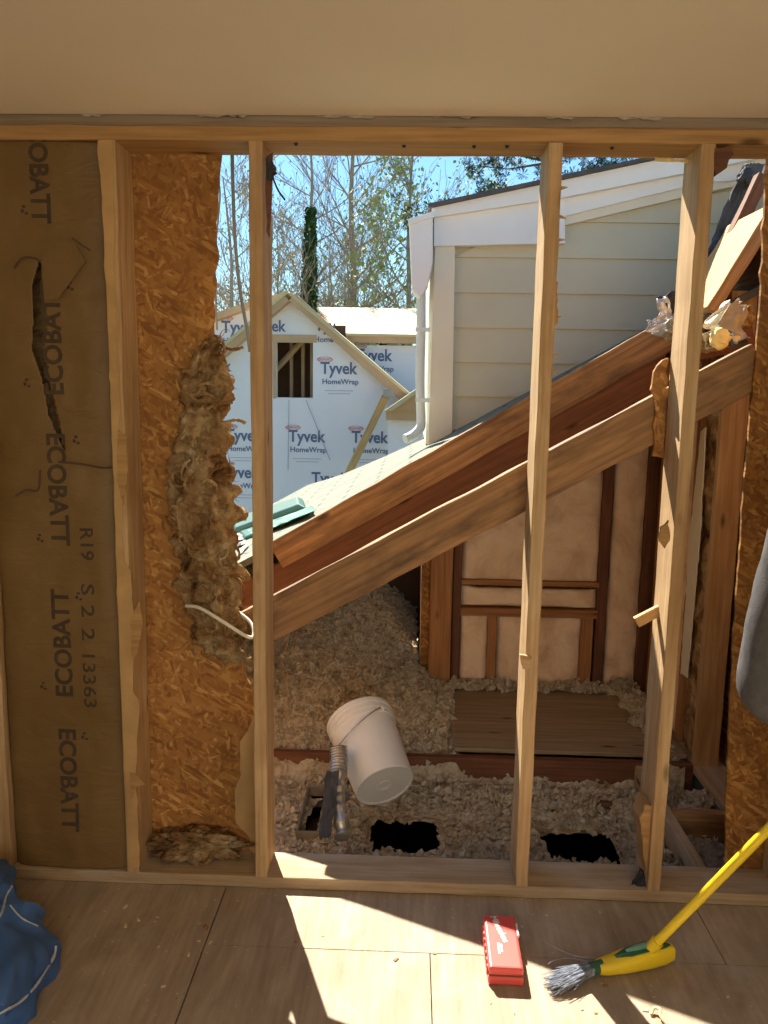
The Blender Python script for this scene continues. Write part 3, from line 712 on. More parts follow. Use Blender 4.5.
for i, (nm, q, y, mt, lab, cat) in enumerate(deb):
    crumple(nm, [at(a, b2, y=y+.06*(k in (1, 2))) for k, (a, b2) in enumerate(q)], M[mt], lab, cat, amp=.012, n=9, thick=.003, seed=i*3.3, fq=1.3)
lump('foam_piece', at(720, 338, y=.40), (.032, .03, .034), M['foam'], 'yellow foam lump in the debris right of the sunlit stud', 'foam', amp=.35, seed=8, freq=3, fine=.05)
lump('glass_wool', at(744, 318, y=.50), (.03, .04, .03), M['wool'], 'tuft of torn wool at the right end of the debris', 'insulation', amp=.5, seed=5, freq=3.5, fine=.06)
lump('glass_wool', at(710, 342, y=.55), (.06, .07, .03), M['wool'], 'low tuft of wool lying under the debris sheets', 'insulation', amp=.5, seed=6, freq=3.5, fine=.06)
lump('glass_wool', at(668, 328, y=.72), (.04, .07, .035), M['greypaper'], 'grey tuft at the upper end of the far rafter', 'insulation', amp=.5, seed=7, freq=3.5, fine=.06)
crumple('paper_sheet', [at(617, 352, y=.90), at(660, 328, y=.90), at(664, 333, y=.98), at(625, 355, y=.98)], M['darkfelt'], 'black felt strip lying along the far rafter top', 'felt', amp=.006, n=8)
# rafter to right: shaded header under the debris
tag(board('header_board', at(640, 352, y=.62)+Vector((0.15, 0, 0)), at(752, 330, y=.62)+Vector((0, 0, -.02)), .08, .038, M['redwood'], (0, -1, 0), seed=31), 'dark short board under the debris at the right', 'board')

# ================================================================== FRAMING BEHIND
YB = 1.80
def bw(name, pxa, pxb, z0, z1, mat, lab, cat, y=YB, t=.09, seed=0):
    xa_, xb_ = at(pxa, 600, y=y).x, at(pxb, 600, y=y).x; z1 = min(z1, roofz(xa_)-.05)
    return vstud(name, xa_, xb_, y, y+t, z0, z1, M[mat], lab, cat, None, seed)
bw('corner_post', 430, 452, -.10, roofz(.12)-.04, 'darkstud', 'thick red-brown corner post left of the back insulation, under the rafters', 'post', YB-.04, .12, 41)
bw('wall_stud', 453, 461, -.10, 1.28, 'redwood', 'dark stud right beside the thick corner post', 'stud', seed=42)
bw('wall_stud', 597, 607, -.10, 1.9, 'redwood', 'dark stud in the middle of the back insulation', 'stud', seed=43)
bw('wall_stud', 640, 655, -.10, 1.9, 'redwood', 'dark stud just left of the wide sunlit stud, in the back wall', 'stud', y=YB-.01, seed=44)
bw('wall_stud', 583, 595, -.10, .41, 'darkstud', 'short stud under the lower cross rail of the back wall', 'stud', seed=45)
bw('wall_stud', 489, 498, -.10, .41, 'darkstud', 'short stud left under the cross rail, near the corner post', 'stud', seed=46)
def rail(py0, py1, pxa, pxb, mat, lab, seed):
    a = at((pxa+pxb)/2, py0, y=YB); b2 = at((pxa+pxb)/2, py1, y=YB); zc = (a.z+b2.z)/2; h = abs(a.z-b2.z)
    o = board('cross_rail', (at(pxa, 600, y=YB).x, YB+.03, zc), (at(pxb, 600, y=YB).x, YB+.03, zc), h, .07, M[mat], (0, -1, 0), seed=seed); return tag(o, lab, 'rail')
rail(581, 586, 461, 598, 'darkstud', 'upper thin cross rail over the back insulation', 51)
rail(609, 617, 461, 598, 'darkstud', 'lower cross rail over the back insulation', 52)
def pbatt(pxa, pxb, z0, z1, lab, seed, y=YB+.035, mat='pink', bulge=.03):
    xa_, xb_ = at(pxa, 600, y=y).x, at(pxb, 600, y=y).x; vs = []; fs = []; nx, nz = 24, max(12, int((z1-z0)/.03))
    for j in range(nz+1):
        for i in range(nx+1):
            u, w = i/nx, j/nz; e = min(u, 1-u, w*1.5, (1-w)*1.5); x = xa_+(xb_-xa_)*u; z = z0+(min(z1, roofz(x)-.06)-z0)*w
            vs.append((x, y-bulge*(1-math.exp(-e*9))+.014*noise.fractal(Vector((x*7, z*7, seed)), .8, 2, 4), z))
    for j in range(nz):
        for i in range(nx): q = j*(nx+1)+i; fs.append((q, q+1, q+nx+2, q+nx+1))
    o = pydata('insulation_batt', vs, fs, M[mat], smooth=True); md = o.modifiers.new('s', 'SOLIDIFY'); md.thickness = .05; md.offset = 1
    return tag(o, lab, 'insulation')
pbatt(461, 597, .56, 1.9, 'large faded insulation batt above the cross rails on the back wall', 1)
pbatt(461, 597, .43, .535, 'narrow insulation strip between the two cross rails', 2)
pbatt(461, 489, -.05, .395, 'small insulation batt below the rails beside the corner post', 3)
pbatt(498, 583, -.05, .395, 'insulation batt below the rails in the middle of the back wall', 4)
pbatt(607, 640, -.05, 1.9, 'tall insulation batt between the two dark studs of the back wall', 5)
pbatt(655, 710, -.05, 1.75, 'insulation batt of the back wall half hidden by the wide sunlit stud', 6)
mb = MB(); mb.box((.12, YB+.10, -.1), (1.7, YB+.12, 1.3)); mb.prism([(.12, 1.3), (1.7, 1.3), (1.7, 1.9), (1.0, 1.75)], 'y', YB+.10, YB+.12); st(mb.build('wall_rear', M['osbdark']))
# side wall running away from us
XS = 1.225
for i, (y, w_, lab) in enumerate([(.93, .10, 'broad pale stud right of the wide sunlit stud, nearest in the side wall'), (1.16, .135, 'second stud of the side wall, close behind the broad pale one'), (1.62, .135, 'hindmost stud of the side wall beside the back insulation')]):
    vstud('wall_stud', XS, XS+w_, y, y+.038, .0, 1.95, M['stud' if i == 0 else 'darkstud'], lab, 'stud', seed=60+i)
tag(board('sole_plate', (XS+.07, .30, -.019+.003), (XS+.07, 1.76, -.019+.003), .14, .038, M['sole'], (0, 0, 1), seed=64), 'grey plate under the studs of the side wall, running away at the right', 'plate')
for i, (y0, y1, lab) in enumerate([(.97, 1.158, 'insulation batt between the two nearest studs of the side wall'), (1.20, 1.62, 'insulation batt between the two hindmost studs of the side wall')]):
    vs = []; fs = []; nx, nz = 12, 60
    for j in range(nz+1):
        for k in range(nx+1):
            u = k/nx; y = y0+(y1-y0)*u; z = .02+1.9*j/nz; vs.append((XS+.060-.025*math.sin(PI*u)+.02*noise.fractal(Vector((y*7, z*7, i+9)), .8, 2, 4), y, z))
    for j in range(nz):
        for k in range(nx): q = j*(nx+1)+k; fs.append((q, q+1, q+nx+2, q+nx+1))
    o = pydata('insulation_batt', vs, fs, M['wool' if i == 0 else 'pink'], smooth=True); md = o.modifiers.new('s', 'SOLIDIFY'); md.thickness = .03; md.offset = -1
    tag(o, lab, 'insulation')
mb = MB(); mb.box((XS+.14, .16, -.1), (XS+.155, 1.9, 2.2)); st(mb.build('wall_side', M['osbdark']))
# paper strip caught beside the nearest side stud
o = ragged('paper_strip', [(y_, z_) for y_, z_ in [(1.04, .35), (1.12, .34), (1.14, .9), (1.10, 1.4), (1.05, 1.42), (1.02, 1.0)]], XS-.02, XS-.015, M['cream'], axis='x', amp=.006, step=.03); tag(o, 'pale torn facing strip hanging on the side wall insulation', 'paper')

# ---- joists and boards in the attic floor
tag(board('joist', (-2.2, .96, -.055), (XS, .96, -.055), .11, .038, M['redwood'], (0, -1, 0), seed=71), 'dark red-brown joist crossing the attic behind the bucket', 'joist')
tag(board('joist', (1.0, .19, -.06), (1.0, .94, -.06), .10, .04, M['sole'], (1, 0, 0), seed=72), 'grey joist running away right of the wide sunlit stud', 'joist')
tag(board('blocking', (1.02, .57, -.06), (XS+.02, .57, -.06), .11, .038, M['rafter'], (0, -1, 0), seed=73), 'short dark blocking piece between the grey joist and the side wall', 'board')
p = [at(453, 695, z=.012), at(640, 708, z=.012), at(641, 762, z=.012), at(454, 750, z=.012)]
o = board('plywood_sheet', (p[3].x, (1.70+.985)/2, .012), (p[1].x+.05, (1.70+.985)/2, .012), .70, .018, M['greyply'], (0, 0, 1), seed=74)
tag(o, 'grey plywood sheet lying on the attic joists below the back insulation', 'board')

# ---- blown insulation
def smooth01(t_): t_ = max(0, min(1, t_)); return t_*t_*(3-2*t_)
def ins_h(x, y):
    if y < .93:
        h = ZD+.020
        d = 1e9
        for a, b2, c, dd in HOLES:
            dx = max(a-x, 0, x-c); dy = max(b2-y, 0, y-dd); d = min(d, math.hypot(dx, dy))
        h -= .03*math.exp(-d*28)
        h += .012*math.exp(-((x-.35)**2)/.03)-.012*smooth01((y-.8)/.1)
        if x > .98: h -= .01
    else:
        h = -.035+.06*smooth01((y-1.05)/.4)
        h += .25*smooth01((y-1.15)/1.3)*smooth01((.22-x)/.6)
        h += .10*smooth01((.9+(-x)-.6)/.6)*smooth01((y-1.0)/.3)
        if .22 < x < 1.08: h -= .05*smooth01((1.66-y)/.1)*smooth01((x-.22)/.05)
        if x > 1.08: h += .03
    h += .026*noise.fractal(Vector((x*12, y*12, 1)), .8, 2.1, 5)+.020*abs(noise.noise(Vector((x*38, y*38, 2))))
    return h
def blanket(x0, x1, y0, y1, step, skip, label):
    nx, ny = int((x1-x0)/step), int((y1-y0)/step); vs = []; fs = []
    for j in range(ny+1):
        for i in range(nx+1):
            x, y = x0+(x1-x0)*i/nx, y0+(y1-y0)*j/ny
            j2 = Vector(noise.noise_vector(Vector((x*50, y*50, 5))))*step*.6
            vs.append((x+j2.x, y+j2.y, ins_h(x, y)))
    for j in range(ny):
        for i in range(nx):
            q = j*(nx+1)+i; x, y = vs[q][0], vs[q][1]
            if skip(x, y): continue
            fs.append((q, q+1, q+nx+2, q+nx+1))
    mb = MB(); mb.v = vs; mb.f = fs
    # loose crumbs, part of the same uncountable fill
    for k in range(int((x1-x0)*(y1-y0)*4200)):
        x, y = random.uniform(x0, x1), random.uniform(y0, y1)
        if skip(x, y) or inhole(x, y, .006): continue
        r = random.uniform(.004, .017)*(1.4 if random.random() < .1 else 1); c = Vector((x, y, ins_h(x, y)+r*.5)); n = len(mb.v)
        for d in ((1,0,0),(-1,0,0),(0,1,0),(0,-1,0),(0,0,1),(0,0,-1)):
            mb.v.append(tuple(c+Vector(d)*r*random.uniform(.5, 1.2)+Vector([random.uniform(-.4, .4)*r for _ in range(3)])))
        for f_ in ((0,2,4),(2,1,4),(1,3,4),(3,0,4),(2,0,5),(1,2,5),(3,1,5),(0,3,5)): mb.f.append(tuple(n+q for q in f_))
    me = bpy.data.meshes.new('blown_insulation'); me.from_pydata([tuple(v2) for v2 in mb.v], [], mb.f); me.update()
    o = link('blown_insulation', me, M['blown']); tag(o, label, 'insulation', kind='stuff'); return o
blanket(-.95, 1.19, .185, .935, .011, lambda x, y: inhole(x, y, .0, .05) or (.975 < x < 1.025), 'loose grey-white blown insulation in the near joist bay around the floor holes')
blanket(-1.6, 1.19, .985, 1.79, .014, lambda x, y: (.24 < x < 1.03 and y < 1.66), 'loose grey-white blown insulation heaped behind the bucket up to the back wall')
blanket(-1.6, .06, 1.79, 2.86, .018, lambda x, y: False, 'blown insulation rising into the dark low end of the attic')
# scattered larger clumps
for i, (px, py) in enumerate([(560, 745-60), (625, 705), (636, 722), (606, 690), (650, 716)]):
    lump('insulation_tuft', at(px, py, z=.03), (.035, .03, .02), M['blown'], 'loose tuft of blown insulation spilling onto the grey plywood sheet', 'insulation', 'tufts on the plywood sheet', amp=.6, freq=5, seed=i*2.1, sub=3)
for i, (px, py) in enumerate([(672, 770), (700, 802), (684, 745), (690, 815)]):
    lump('insulation_tuft', at(px, py, z=-.05), (.05, .05, .035), M['blown'], 'loose tuft of blown insulation between the grey joist and the side wall', 'insulation', 'tufts beside the side wall', amp=.6, freq=5, seed=i*3.1+1, sub=4)
for i, (px, py) in enumerate([(600, 792), (665, 792)][:1]):
    lump('board_chip', at(px+6, py+12, z=-.09), (.03, .02, .012), M['dark'], 'dark flat chip on the blown insulation above the right floor hole', 'chip', amp=.4, sub=3)

# ---- bucket lying on its side
bc = Vector((at(385, 786, y=.56))); tc_ = Vector(at(358, 716, y=.84)); ax = (tc_-bc).normalized()
root = empty('bucket', bc); tag(root, 'white plastic bucket tipped on its side in the blown insulation', 'bucket')
root.rotation_euler = ax.to_track_quat('Z', 'X').to_euler()
H = .325; rb, rt = .116, .133
mb = MB(); mb.lathe([(0, .006), (.03, .006), (.032, .004), (rb-.010, .004), (rb-.009, .001), (rb-.003, 0), (rb, .004), (rt-.012*.2, H-.075), (rt, H-.07), (rt+.003, H-.068), (rt+.003, H-.062), (rt, H-.060), (rt, H-.048), (rt+.005, H-.046), (rt+.005, H-.038), (rt+.001, H-.036), (rt+.001, H-.022), (rt+.007, H-.020), (rt+.007, H-.003), (rt+.003, H), (rt-.001, H), (rt-.003, H-.01), (rb-.003, .012), (0, .012)], 56)
body_ = mb.build('bucket_body', M['bucket'], root, True); body_.data.set_sharp_from_angle(angle=math.radians(22))
mb = MB(); mb.lathe([(.020, .0065), (.020, .003), (.026, .003), (.026, .0065)], 32); mb.build('moulded_ring', M['bucket'], root)
mb = MB(); pts = []
for k in range(25):
    w = PI*k/24; pts.append(Vector(((rt+.006)*math.cos(w), (rt+.010)*math.sin(w)*.999, H-.055-.085*math.sin(w)**1.2)))
mb.tube(pts, .0026, 8); hd = mb.build('handle', M['steel'], root, True); hd.rotation_euler = (0, 0, math.radians(205))
for s_ in (0, PI):
    mb = MB(); q = Vector(((rt+.004)*math.cos(s_), 0, H-.055)); mb.tube([q, q+Vector((math.cos(s_)*.008, 0, 0))], .011, 12)
    o = mb.build('handle_ear', M['bucket'], root); o.rotation_euler = (0, 0, math.radians(205))

# ---- duct remains
root = empty('flexible_duct', at(340, 815, z=-.08)); tag(root, 'crushed metal flexible duct standing in the floor hole beside the bucket', 'duct')
P = [at(343, 838, y=.27), at(340, 815, y=.34), at(338, 795, y=.42), at(338, 772, y=.50)]
pth = smooth_path(P, 10); mb = MB(); rr = [.026+.004*math.sin(i*1.2)+.005*noise.noise(Vector((i*.4, 0, 0))) for i in range(len(pth))]
mb.tube(pth, rr, 16); o = mb.build('crumpled_tube', M['tin']); reparent(o, root)
P = [at(338, 774, y=.50), at(339, 760, y=.54), at(338, 748, y=.57)]
pth = smooth_path(P, 18); mb = MB(); rr = [.030+(.005 if i % 4 < 2 else 0) for i in range(len(pth))]; mb.tube(pth, rr, 20); o = mb.build('corrugated_collar', M['steel']); reparent(o, root)
crumple('metal_sleeve', [at(318, 838, y=.26), at(330, 836, y=.24), at(338, 770, y=.44), at(326, 772, y=.47)], M['darkfelt'], 'dark bent metal sleeve left of the flexible duct', 'metal', amp=.008, n=8, thick=.004)
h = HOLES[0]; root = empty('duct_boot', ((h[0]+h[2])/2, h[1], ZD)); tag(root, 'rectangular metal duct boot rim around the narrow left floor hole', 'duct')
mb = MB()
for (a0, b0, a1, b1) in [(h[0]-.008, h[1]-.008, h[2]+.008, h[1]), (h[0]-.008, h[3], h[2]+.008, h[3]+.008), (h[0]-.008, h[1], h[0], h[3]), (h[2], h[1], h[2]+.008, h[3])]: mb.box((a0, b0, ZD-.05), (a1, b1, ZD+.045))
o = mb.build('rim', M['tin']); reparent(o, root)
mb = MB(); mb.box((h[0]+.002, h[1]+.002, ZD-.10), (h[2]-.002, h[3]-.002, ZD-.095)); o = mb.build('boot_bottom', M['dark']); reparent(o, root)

# ================================================================== ON THE SHINGLE ROOF
def roofpt(px, py, lift=0.0):
    d = CF*FPX+CR*(px-384)+CU*(512-py); t = (RZ+lift+RM*(CAM.x-RX)-CAM.z)/(d.z-RM*d.x); return CAM+d*t
def roofbox(name, pxs, h, mat, lab, cat, inset=.0):
    P = [roofpt(*q) for q in pxs]; mb = MB(); N = Vector((-RM, 0, 1)).normalized(); c = sum(P, Vector())/4
    lo = [c+(p-c)*1.03 for p in P]; mid = [p+N*h*.5 for p in lo]; hi = [c+(p-c)*.95+N*h for p in P]
    n = 0; mb.v = [tuple(p) for p in lo+mid+hi]
    for L in (0, 4):
        for i in range(4): j = (i+1) % 4; mb.f.append((L+i, L+j, L+4+j, L+4+i))
    mb.f += [(3, 2, 1, 0), (8, 9, 10, 11)]; o = mb.build(name, M[mat]); md = o.modifiers.new('b', 'BEVEL'); md.width = .006; md.segments = 2
    return tag(o, lab, cat)
roofbox('wrapped_bundle', [(232, 524), (303, 503), (306, 512), (238, 535)], .05, 'green', 'long dark green wrapped bundle lying highest on the shingle roof', 'bundle')
roofbox('wrapped_bundle', [(240, 533), (306, 511), (309, 515), (246, 540)], .02, 'green', 'thinner green bundle below the long one on the shingle roof', 'bundle')
crumple('plastic_sheet', [roofpt(248, 531, .02), roofpt(312, 506, .02), roofpt(314, 511, .03), roofpt(254, 536, .02)], M['palegreen'], 'shiny pale green plastic strip over the green bundles', 'plastic', amp=.006, n=10)
random.seed(12)
for i in range(12):
    px, py = random.uniform(230, 243), random.uniform(534, 548)
    if px > 262: py = min(py, 534)
    L, w = random.uniform(8, 18), random.uniform(1.5, 3.5); s_ = -.28 if i < 7 else -1.0
    q = [(px-L/2, py-s_*L/2), (px+L/2, py+s_*L/2), (px+L/2+1, py+s_*L/2+w), (px-L/2+1, py-s_*L/2+w)]
    crumple('shingle_scrap', [roofpt(a, b2, .012) for a, b2 in q], M['cream' if i % 3 else 'brick'], 'torn strip of shingle lying low on the lower roof', 'shingle', 'shingle scraps on the lower roof', amp=.004, n=5, thick=.004, seed=i)

# ---- gutter and downspout at the wing corner
root = empty('downspout', at(424, 432, y=1.75)); tag(root, 'pale downspout with tapered gutter box at the corner of the sided wing', 'downspout')
def slab(y0, y1, pts): mb = MB(); mb.prism([Yp(a, b2, y0) for a, b2 in pts], 'y', y0, y1); return mb
o = slab(1.66, 1.80, [(409, 221), (414, 218), (433, 213), (433, 262), (428, 285), (420, 299), (412, 290)]).build('gutter_box', M['white']); reparent(o, root); md = o.modifiers.new('b', 'BEVEL'); md.width = .006; md.segments = 2
o = slab(1.65, 1.66, [(408, 219), (434, 211), (434, 217), (408, 225)]).build('gutter_lip', M['white']); reparent(o, root)
mb = MB(); mb.tube(smooth_path([at(421, 290, y=1.73), at(421, 330, y=1.73), at(420, 380, y=1.73), at(421, 418, y=1.73), at(420, 428, y=1.72), at(412, 436, y=1.70), at(405, 439, y=1.68)], 5), .024, 10)
o = mb.build('spout_pipe', M['spout'], smooth=True); reparent(o, root)
for py in (330, 400):
    mb = MB(); q = at(421, py, y=1.73); mb.box((q.x-.028, 1.70, q.z-.010), (q.x+.045, 1.704, q.z+.010)); o = mb.build('strap', M['spout']); reparent(o, root)

# ================================================================== WRAPPED HOUSE BEHIND
YH = 11.0
root = empty('house', (-1.9, YH, -2.9)); tag(root, 'unfinished gabled house covered in white printed house wrap', 'house')
def hp(px, py, y=YH): p = at(px, py, y=y); return (p.x, p.z)
wl, wt, wr, wb = at(276, 342, y=YH), None, at(313, 342, y=YH), at(313, 398, y=YH)
apex = hp(291, 298); L0 = hp(150, 418); R0 = hp(432, 420)
zb = -2.9
# gable wall with a window opening: built as strips around it
mb = MB(); x0_, x1_, z1_, z0_ = wl.x, wr.x, wl.z, wb.z
def gz(x):  # height of the gable line
    if x < apex[0]: return apex[1]+(x-apex[0])*(apex[1]-L0[1])/(apex[0]-L0[0])
    return apex[1]+(x-apex[0])*(R0[1]-apex[1])/(R0[0]-apex[0])
mb.prism([(L0[0], zb), (x0_, zb), (x0_, gz(x0_)), (L0[0], gz(L0[0]))], 'y', YH, YH+.15)
mb.prism([(x0_, zb), (x1_, zb), (x1_, z0_), (x0_, z0_)], 'y', YH, YH+.15)
mb.prism([(x0_, z1_), (x1_, z1_), (x1_, gz(x1_)), (apex[0], apex[1]), (x0_, gz(x0_))], 'y', YH, YH+.15)
mb.prism([(x1_, zb), (R0[0], zb), (R0[0], gz(R0[0])), (x1_, gz(x1_))], 'y', YH, YH+.15)
gable_ = mb.build('gable_wall', M['tyvek']); reparent(gable_, root)
for nm, (a0, b0, a1, b1) in [('window_frame', (x0_-.06, z1_, x1_+.06, z1_+.12))]:
    mb = MB(); mb.box((a0, YH-.02, b0), (a1, YH, b1)); mb.box((x0_-.05, YH-.015, z0_-.02), (x0_, YH, z1_)); reparent(mb.build(nm, M['newlumber']), root)
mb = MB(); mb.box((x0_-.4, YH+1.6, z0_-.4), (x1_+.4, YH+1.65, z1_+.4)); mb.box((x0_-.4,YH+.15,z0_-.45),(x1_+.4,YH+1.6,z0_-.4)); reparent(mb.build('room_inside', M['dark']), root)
for k, fx in enumerate((.22, .55, .8)):
    mb = MB(); X_ = x0_+(x1_-x0_)*fx; mb.box((X_, YH+.6, z0_-.4), (X_+.05, YH+.7, z1_+.3)); reparent(mb.build('interior_stud', M['newlumber']), root)
mb = MB(); mb.tube([(x0_-.1, YH+.5, z1_-.45), (x0_+.5, YH+.5, z1_+.2)], .05, 4); reparent(mb.build('interior_brace', M['newlumber']), root)
# rake boards
def rakeb(name, a, b2, th, y0, y1, mat, ov=0.0):
    (ax_, az_), (bx_, bz_) = a, b2; d = Vector((bx_-ax_, bz_-az_)).normalized(); nn = Vector((-d.y, d.x)); nn = nn if nn.y > 0 else -nn
    mb = MB(); mb.prism([(ax_, az_), (bx_, bz_), (bx_+nn.x*th, bz_+nn.y*th), (ax_+nn.x*th, az_+nn.y*th)], 'y', y0, y1); reparent(mb.build(name, mat), root)
rakeb('rake_board', hp(291, 302), hp(428, 425), .15, YH-.22, YH+.05, M['newlumber'])
rakeb('rake_board', hp(150, 423), hp(291, 302), .15, YH-.22, YH+.05, M['newlumber'])
rakeb('roof_deck', hp(291, 296), hp(432, 416), .05, YH-.25, YH+5, M['rawply'])
rakeb('roof_deck', hp(150, 413), hp(291, 294), .05, YH-.25, YH+5, M['rawply'])
# second wing, right: flat roof sheathing and its wrapped wall
def hbox(name, y0, y1, pts, mat): mb = MB(); mb.prism([hp(a, b2, y0) for a, b2 in pts], 'y', y0, y1); o = mb.build(name, mat); reparent(o, root); return o
WALLS = {}; WALLS[13.0] = hbox('wing_wall', 13.0, 13.15, [(340, 345), (440, 346), (440, 520), (340, 520)], M['tyvek'])
hbox('wing_fascia', 12.85, 13.0, [(338, 333), (440, 335), (440, 344), (338, 342)], M['newlumber'])
a0, a1 = at(338, 333, y=12.8), at(445, 335, y=12.8); b0, b1 = at(318, 307, y=15.5), at(445, 309, y=15.5)
mb = MB(); mb.v = [tuple(q) for q in (a0, a1, b1, b0)]+[tuple(q-Vector((0, 0, .05))) for q in (a0, a1, b1, b0)]; mb.f = [(0,1,2,3),(7,6,5,4),(0,4,5,1),(1,5,6,2),(2,6,7,3),(3,7,4,0)]
reparent(mb.build('wing_roof', M['rawply']), root)
# left: second wing with its rake and wrap
WALLS[YH] = gable_; WALLS[12.2] = hbox('left_wing_wall', 12.2, 12.35, [(150, 360), (208, 322), (248, 306), (268, 330), (268, 520), (150, 520)], M['tyvek'])
mb = MB(); y_ = 12.0; mb.prism([hp(150, 352, y_), hp(200, 318, y_), hp(250, 301, y_), hp(285, 292, y_), hp(285, 299, y_), hp(250, 308, y_), hp(200, 326, y_), hp(150, 360, y_)], 'y', y_, 12.2); reparent(mb.build('left_rake', M['newlumber']), root)
# small porch gable at the right
hbox('porch_fascia', 9.6, 9.7, [(386, 409), (425, 410), (425, 421), (386, 420)], M['newlumber'])
mb = MB(); mb.prism([hp(384, 411, 9.4), hp(425, 383, 9.4), hp(425, 387, 9.4), hp(392, 411, 9.4)], 'y', 9.4, 11); reparent(mb.build('porch_roof', M['rawply']), root)
mb = MB(); mb.prism([hp(390, 411, 9.5), hp(425, 388, 9.5), hp(425, 411, 9.5)], 'y', 9.55, 9.6); reparent(mb.build('porch_gable', M['newlumber']), root)
mb = MB(); mb.prism([hp(388, 420, 9.8), hp(425, 420, 9.8), hp(425, 470, 9.8), hp(388, 470, 9.8)], 'y', 9.8, 9.9); reparent(mb.build('porch_wall', M['tyvek']), root)
# printed words
def ht(s, px, py, wpx, mat, y=YH, bold=.012, name='printed_word', stretch=1.0, rotz=0.0):
    o = text_mesh(name, s, 1.0, mat, None, bold, .002); xs_ = [v2.co.x for v2 in o.data.vertices]; w = max(xs_)-min(xs_); W_ = at(px+wpx/2, py, y=y).x-at(px-wpx/2, py, y=y).x; k = W_/w
    p = at(px, py, y=y); cxm = (max(xs_)+min(xs_))/2; ys_ = [v2.co.y for v2 in o.data.vertices]; cym = (max(ys_)+min(ys_))/2
    for v2 in o.data.vertices:
        X, Z = (v2.co.x-cxm)*k, (v2.co.y-cym)*k*stretch
        X, Z = X*math.cos(rotz)-Z*math.sin(rotz), X*math.sin(rotz)+Z*math.cos(rotz)
        v2.co = (p.x+X, y-.006-v2.co.z, p.z+Z)
    reparent(o, WALLS[y])
def logo(px, py, y=YH, full=True):
    """the wrap's repeated print: red oval mark, big word, small word, fine lines"""
    if full is True:
        ht('Tyvek', px, py, 37, M['ink'], y, .022, stretch=1.12)
        ht('HomeWrap', px+1.5, py+12.5, 36, M['ink'], y, .012, stretch=1.0)
    else:
        ht(full[0], full[1], py, full[2], M['ink'], y, .022, stretch=1.12)
        if full[3]: ht(full[3], full[4], py+12.5, full[5], M['ink'], y, .012, stretch=1.0)
        if full[0][0] != 'T': return
    ht('DUPONT', px-14, py-10.5, 12, M['redink'], y, .02, stretch=1.1)
    p = at(px-14, py-10.5, y=y); mb = MB(); ring = [(p.x+.125*math.cos(w*PI/12)*(1+.0), p.z+.038*math.sin(w*PI/12)) for w in range(24)]
    n = 24
    for yy in (y-.006, y-.002):
        for sc in (1, .86):
            for w in range(24): mb.v.append((p.x+.13*sc*math.cos(w*PI/12), yy, p.z+.045*sc*math.sin(w*PI/12)))
    for w in range(24): j = (w+1) % 24; mb.f += [(w, j, 24+j, 24+w), (48+w, 72+w, 72+j, 48+j), (w, 48+w, 48+j, j)]
    reparent(mb.build('oval_mark', M['redink']), WALLS[y])
    for dy, w_ in (((20.5, 28), (23.5, 22)) if full is True else ()):
        a, b2 = at(px-w_/2, py+dy, y=y), at(px+w_/2, py+dy, y=y); mb = MB(); mb.box((a.x, y-.005, a.z-.005), (b2.x, y-.001, a.z+.005)); reparent(mb.build('fine_print', M['greyink']), WALLS[y])
logo(339, 370); logo(307, 438); logo(244, 437); logo(370, 439); logo(333, 327, full=('Tyv', 325.5, 21, 'Home', 324, 19)); logo(268, 326, full=('ek', 279, 14, '', 0, 0)); logo(241, 474); logo(215, 366, full=('k', 228, 7, 'p', 232, 4))
ht('Tyvek', 330, 480, 0.001+37, M['ink'], YH, .02, stretch=1.1)
logo(374, 357, 13.0); logo(436, 357, 13.0); logo(240, 329, 12.2)
# hanging strings below the window
for a, b2 in (((289, 400), (288, 470)), ((306, 400), (330, 460))):
    mb = MB(); mb.tube([at(*a, y=YH-.02), at(*b2, y=YH-.02)], .006, 5); reparent(mb.build('string', M['greyink']), root)
mb = MB(); p0, p1 = at(352, 466, y=10.3), at(386, 396, y=10.6)
o = board('plank', p0-(p1-p0)*.3, p1, .12, .06, M['orange'], (0, -1, 0)); tag(o, 'slanted new lumber plank leaning against the wrapped house', 'plank')
mb = MB(); mb.box((p1.x-.04, p1.y-.12, p1.z-.02), (p1.x+.12, p1.y+.02, p1.z+.10)); c_ = mb.build('metal_clip', M['cable']); c_.parent = o; c_.matrix_parent_inverse = o.matrix_world.inverted()

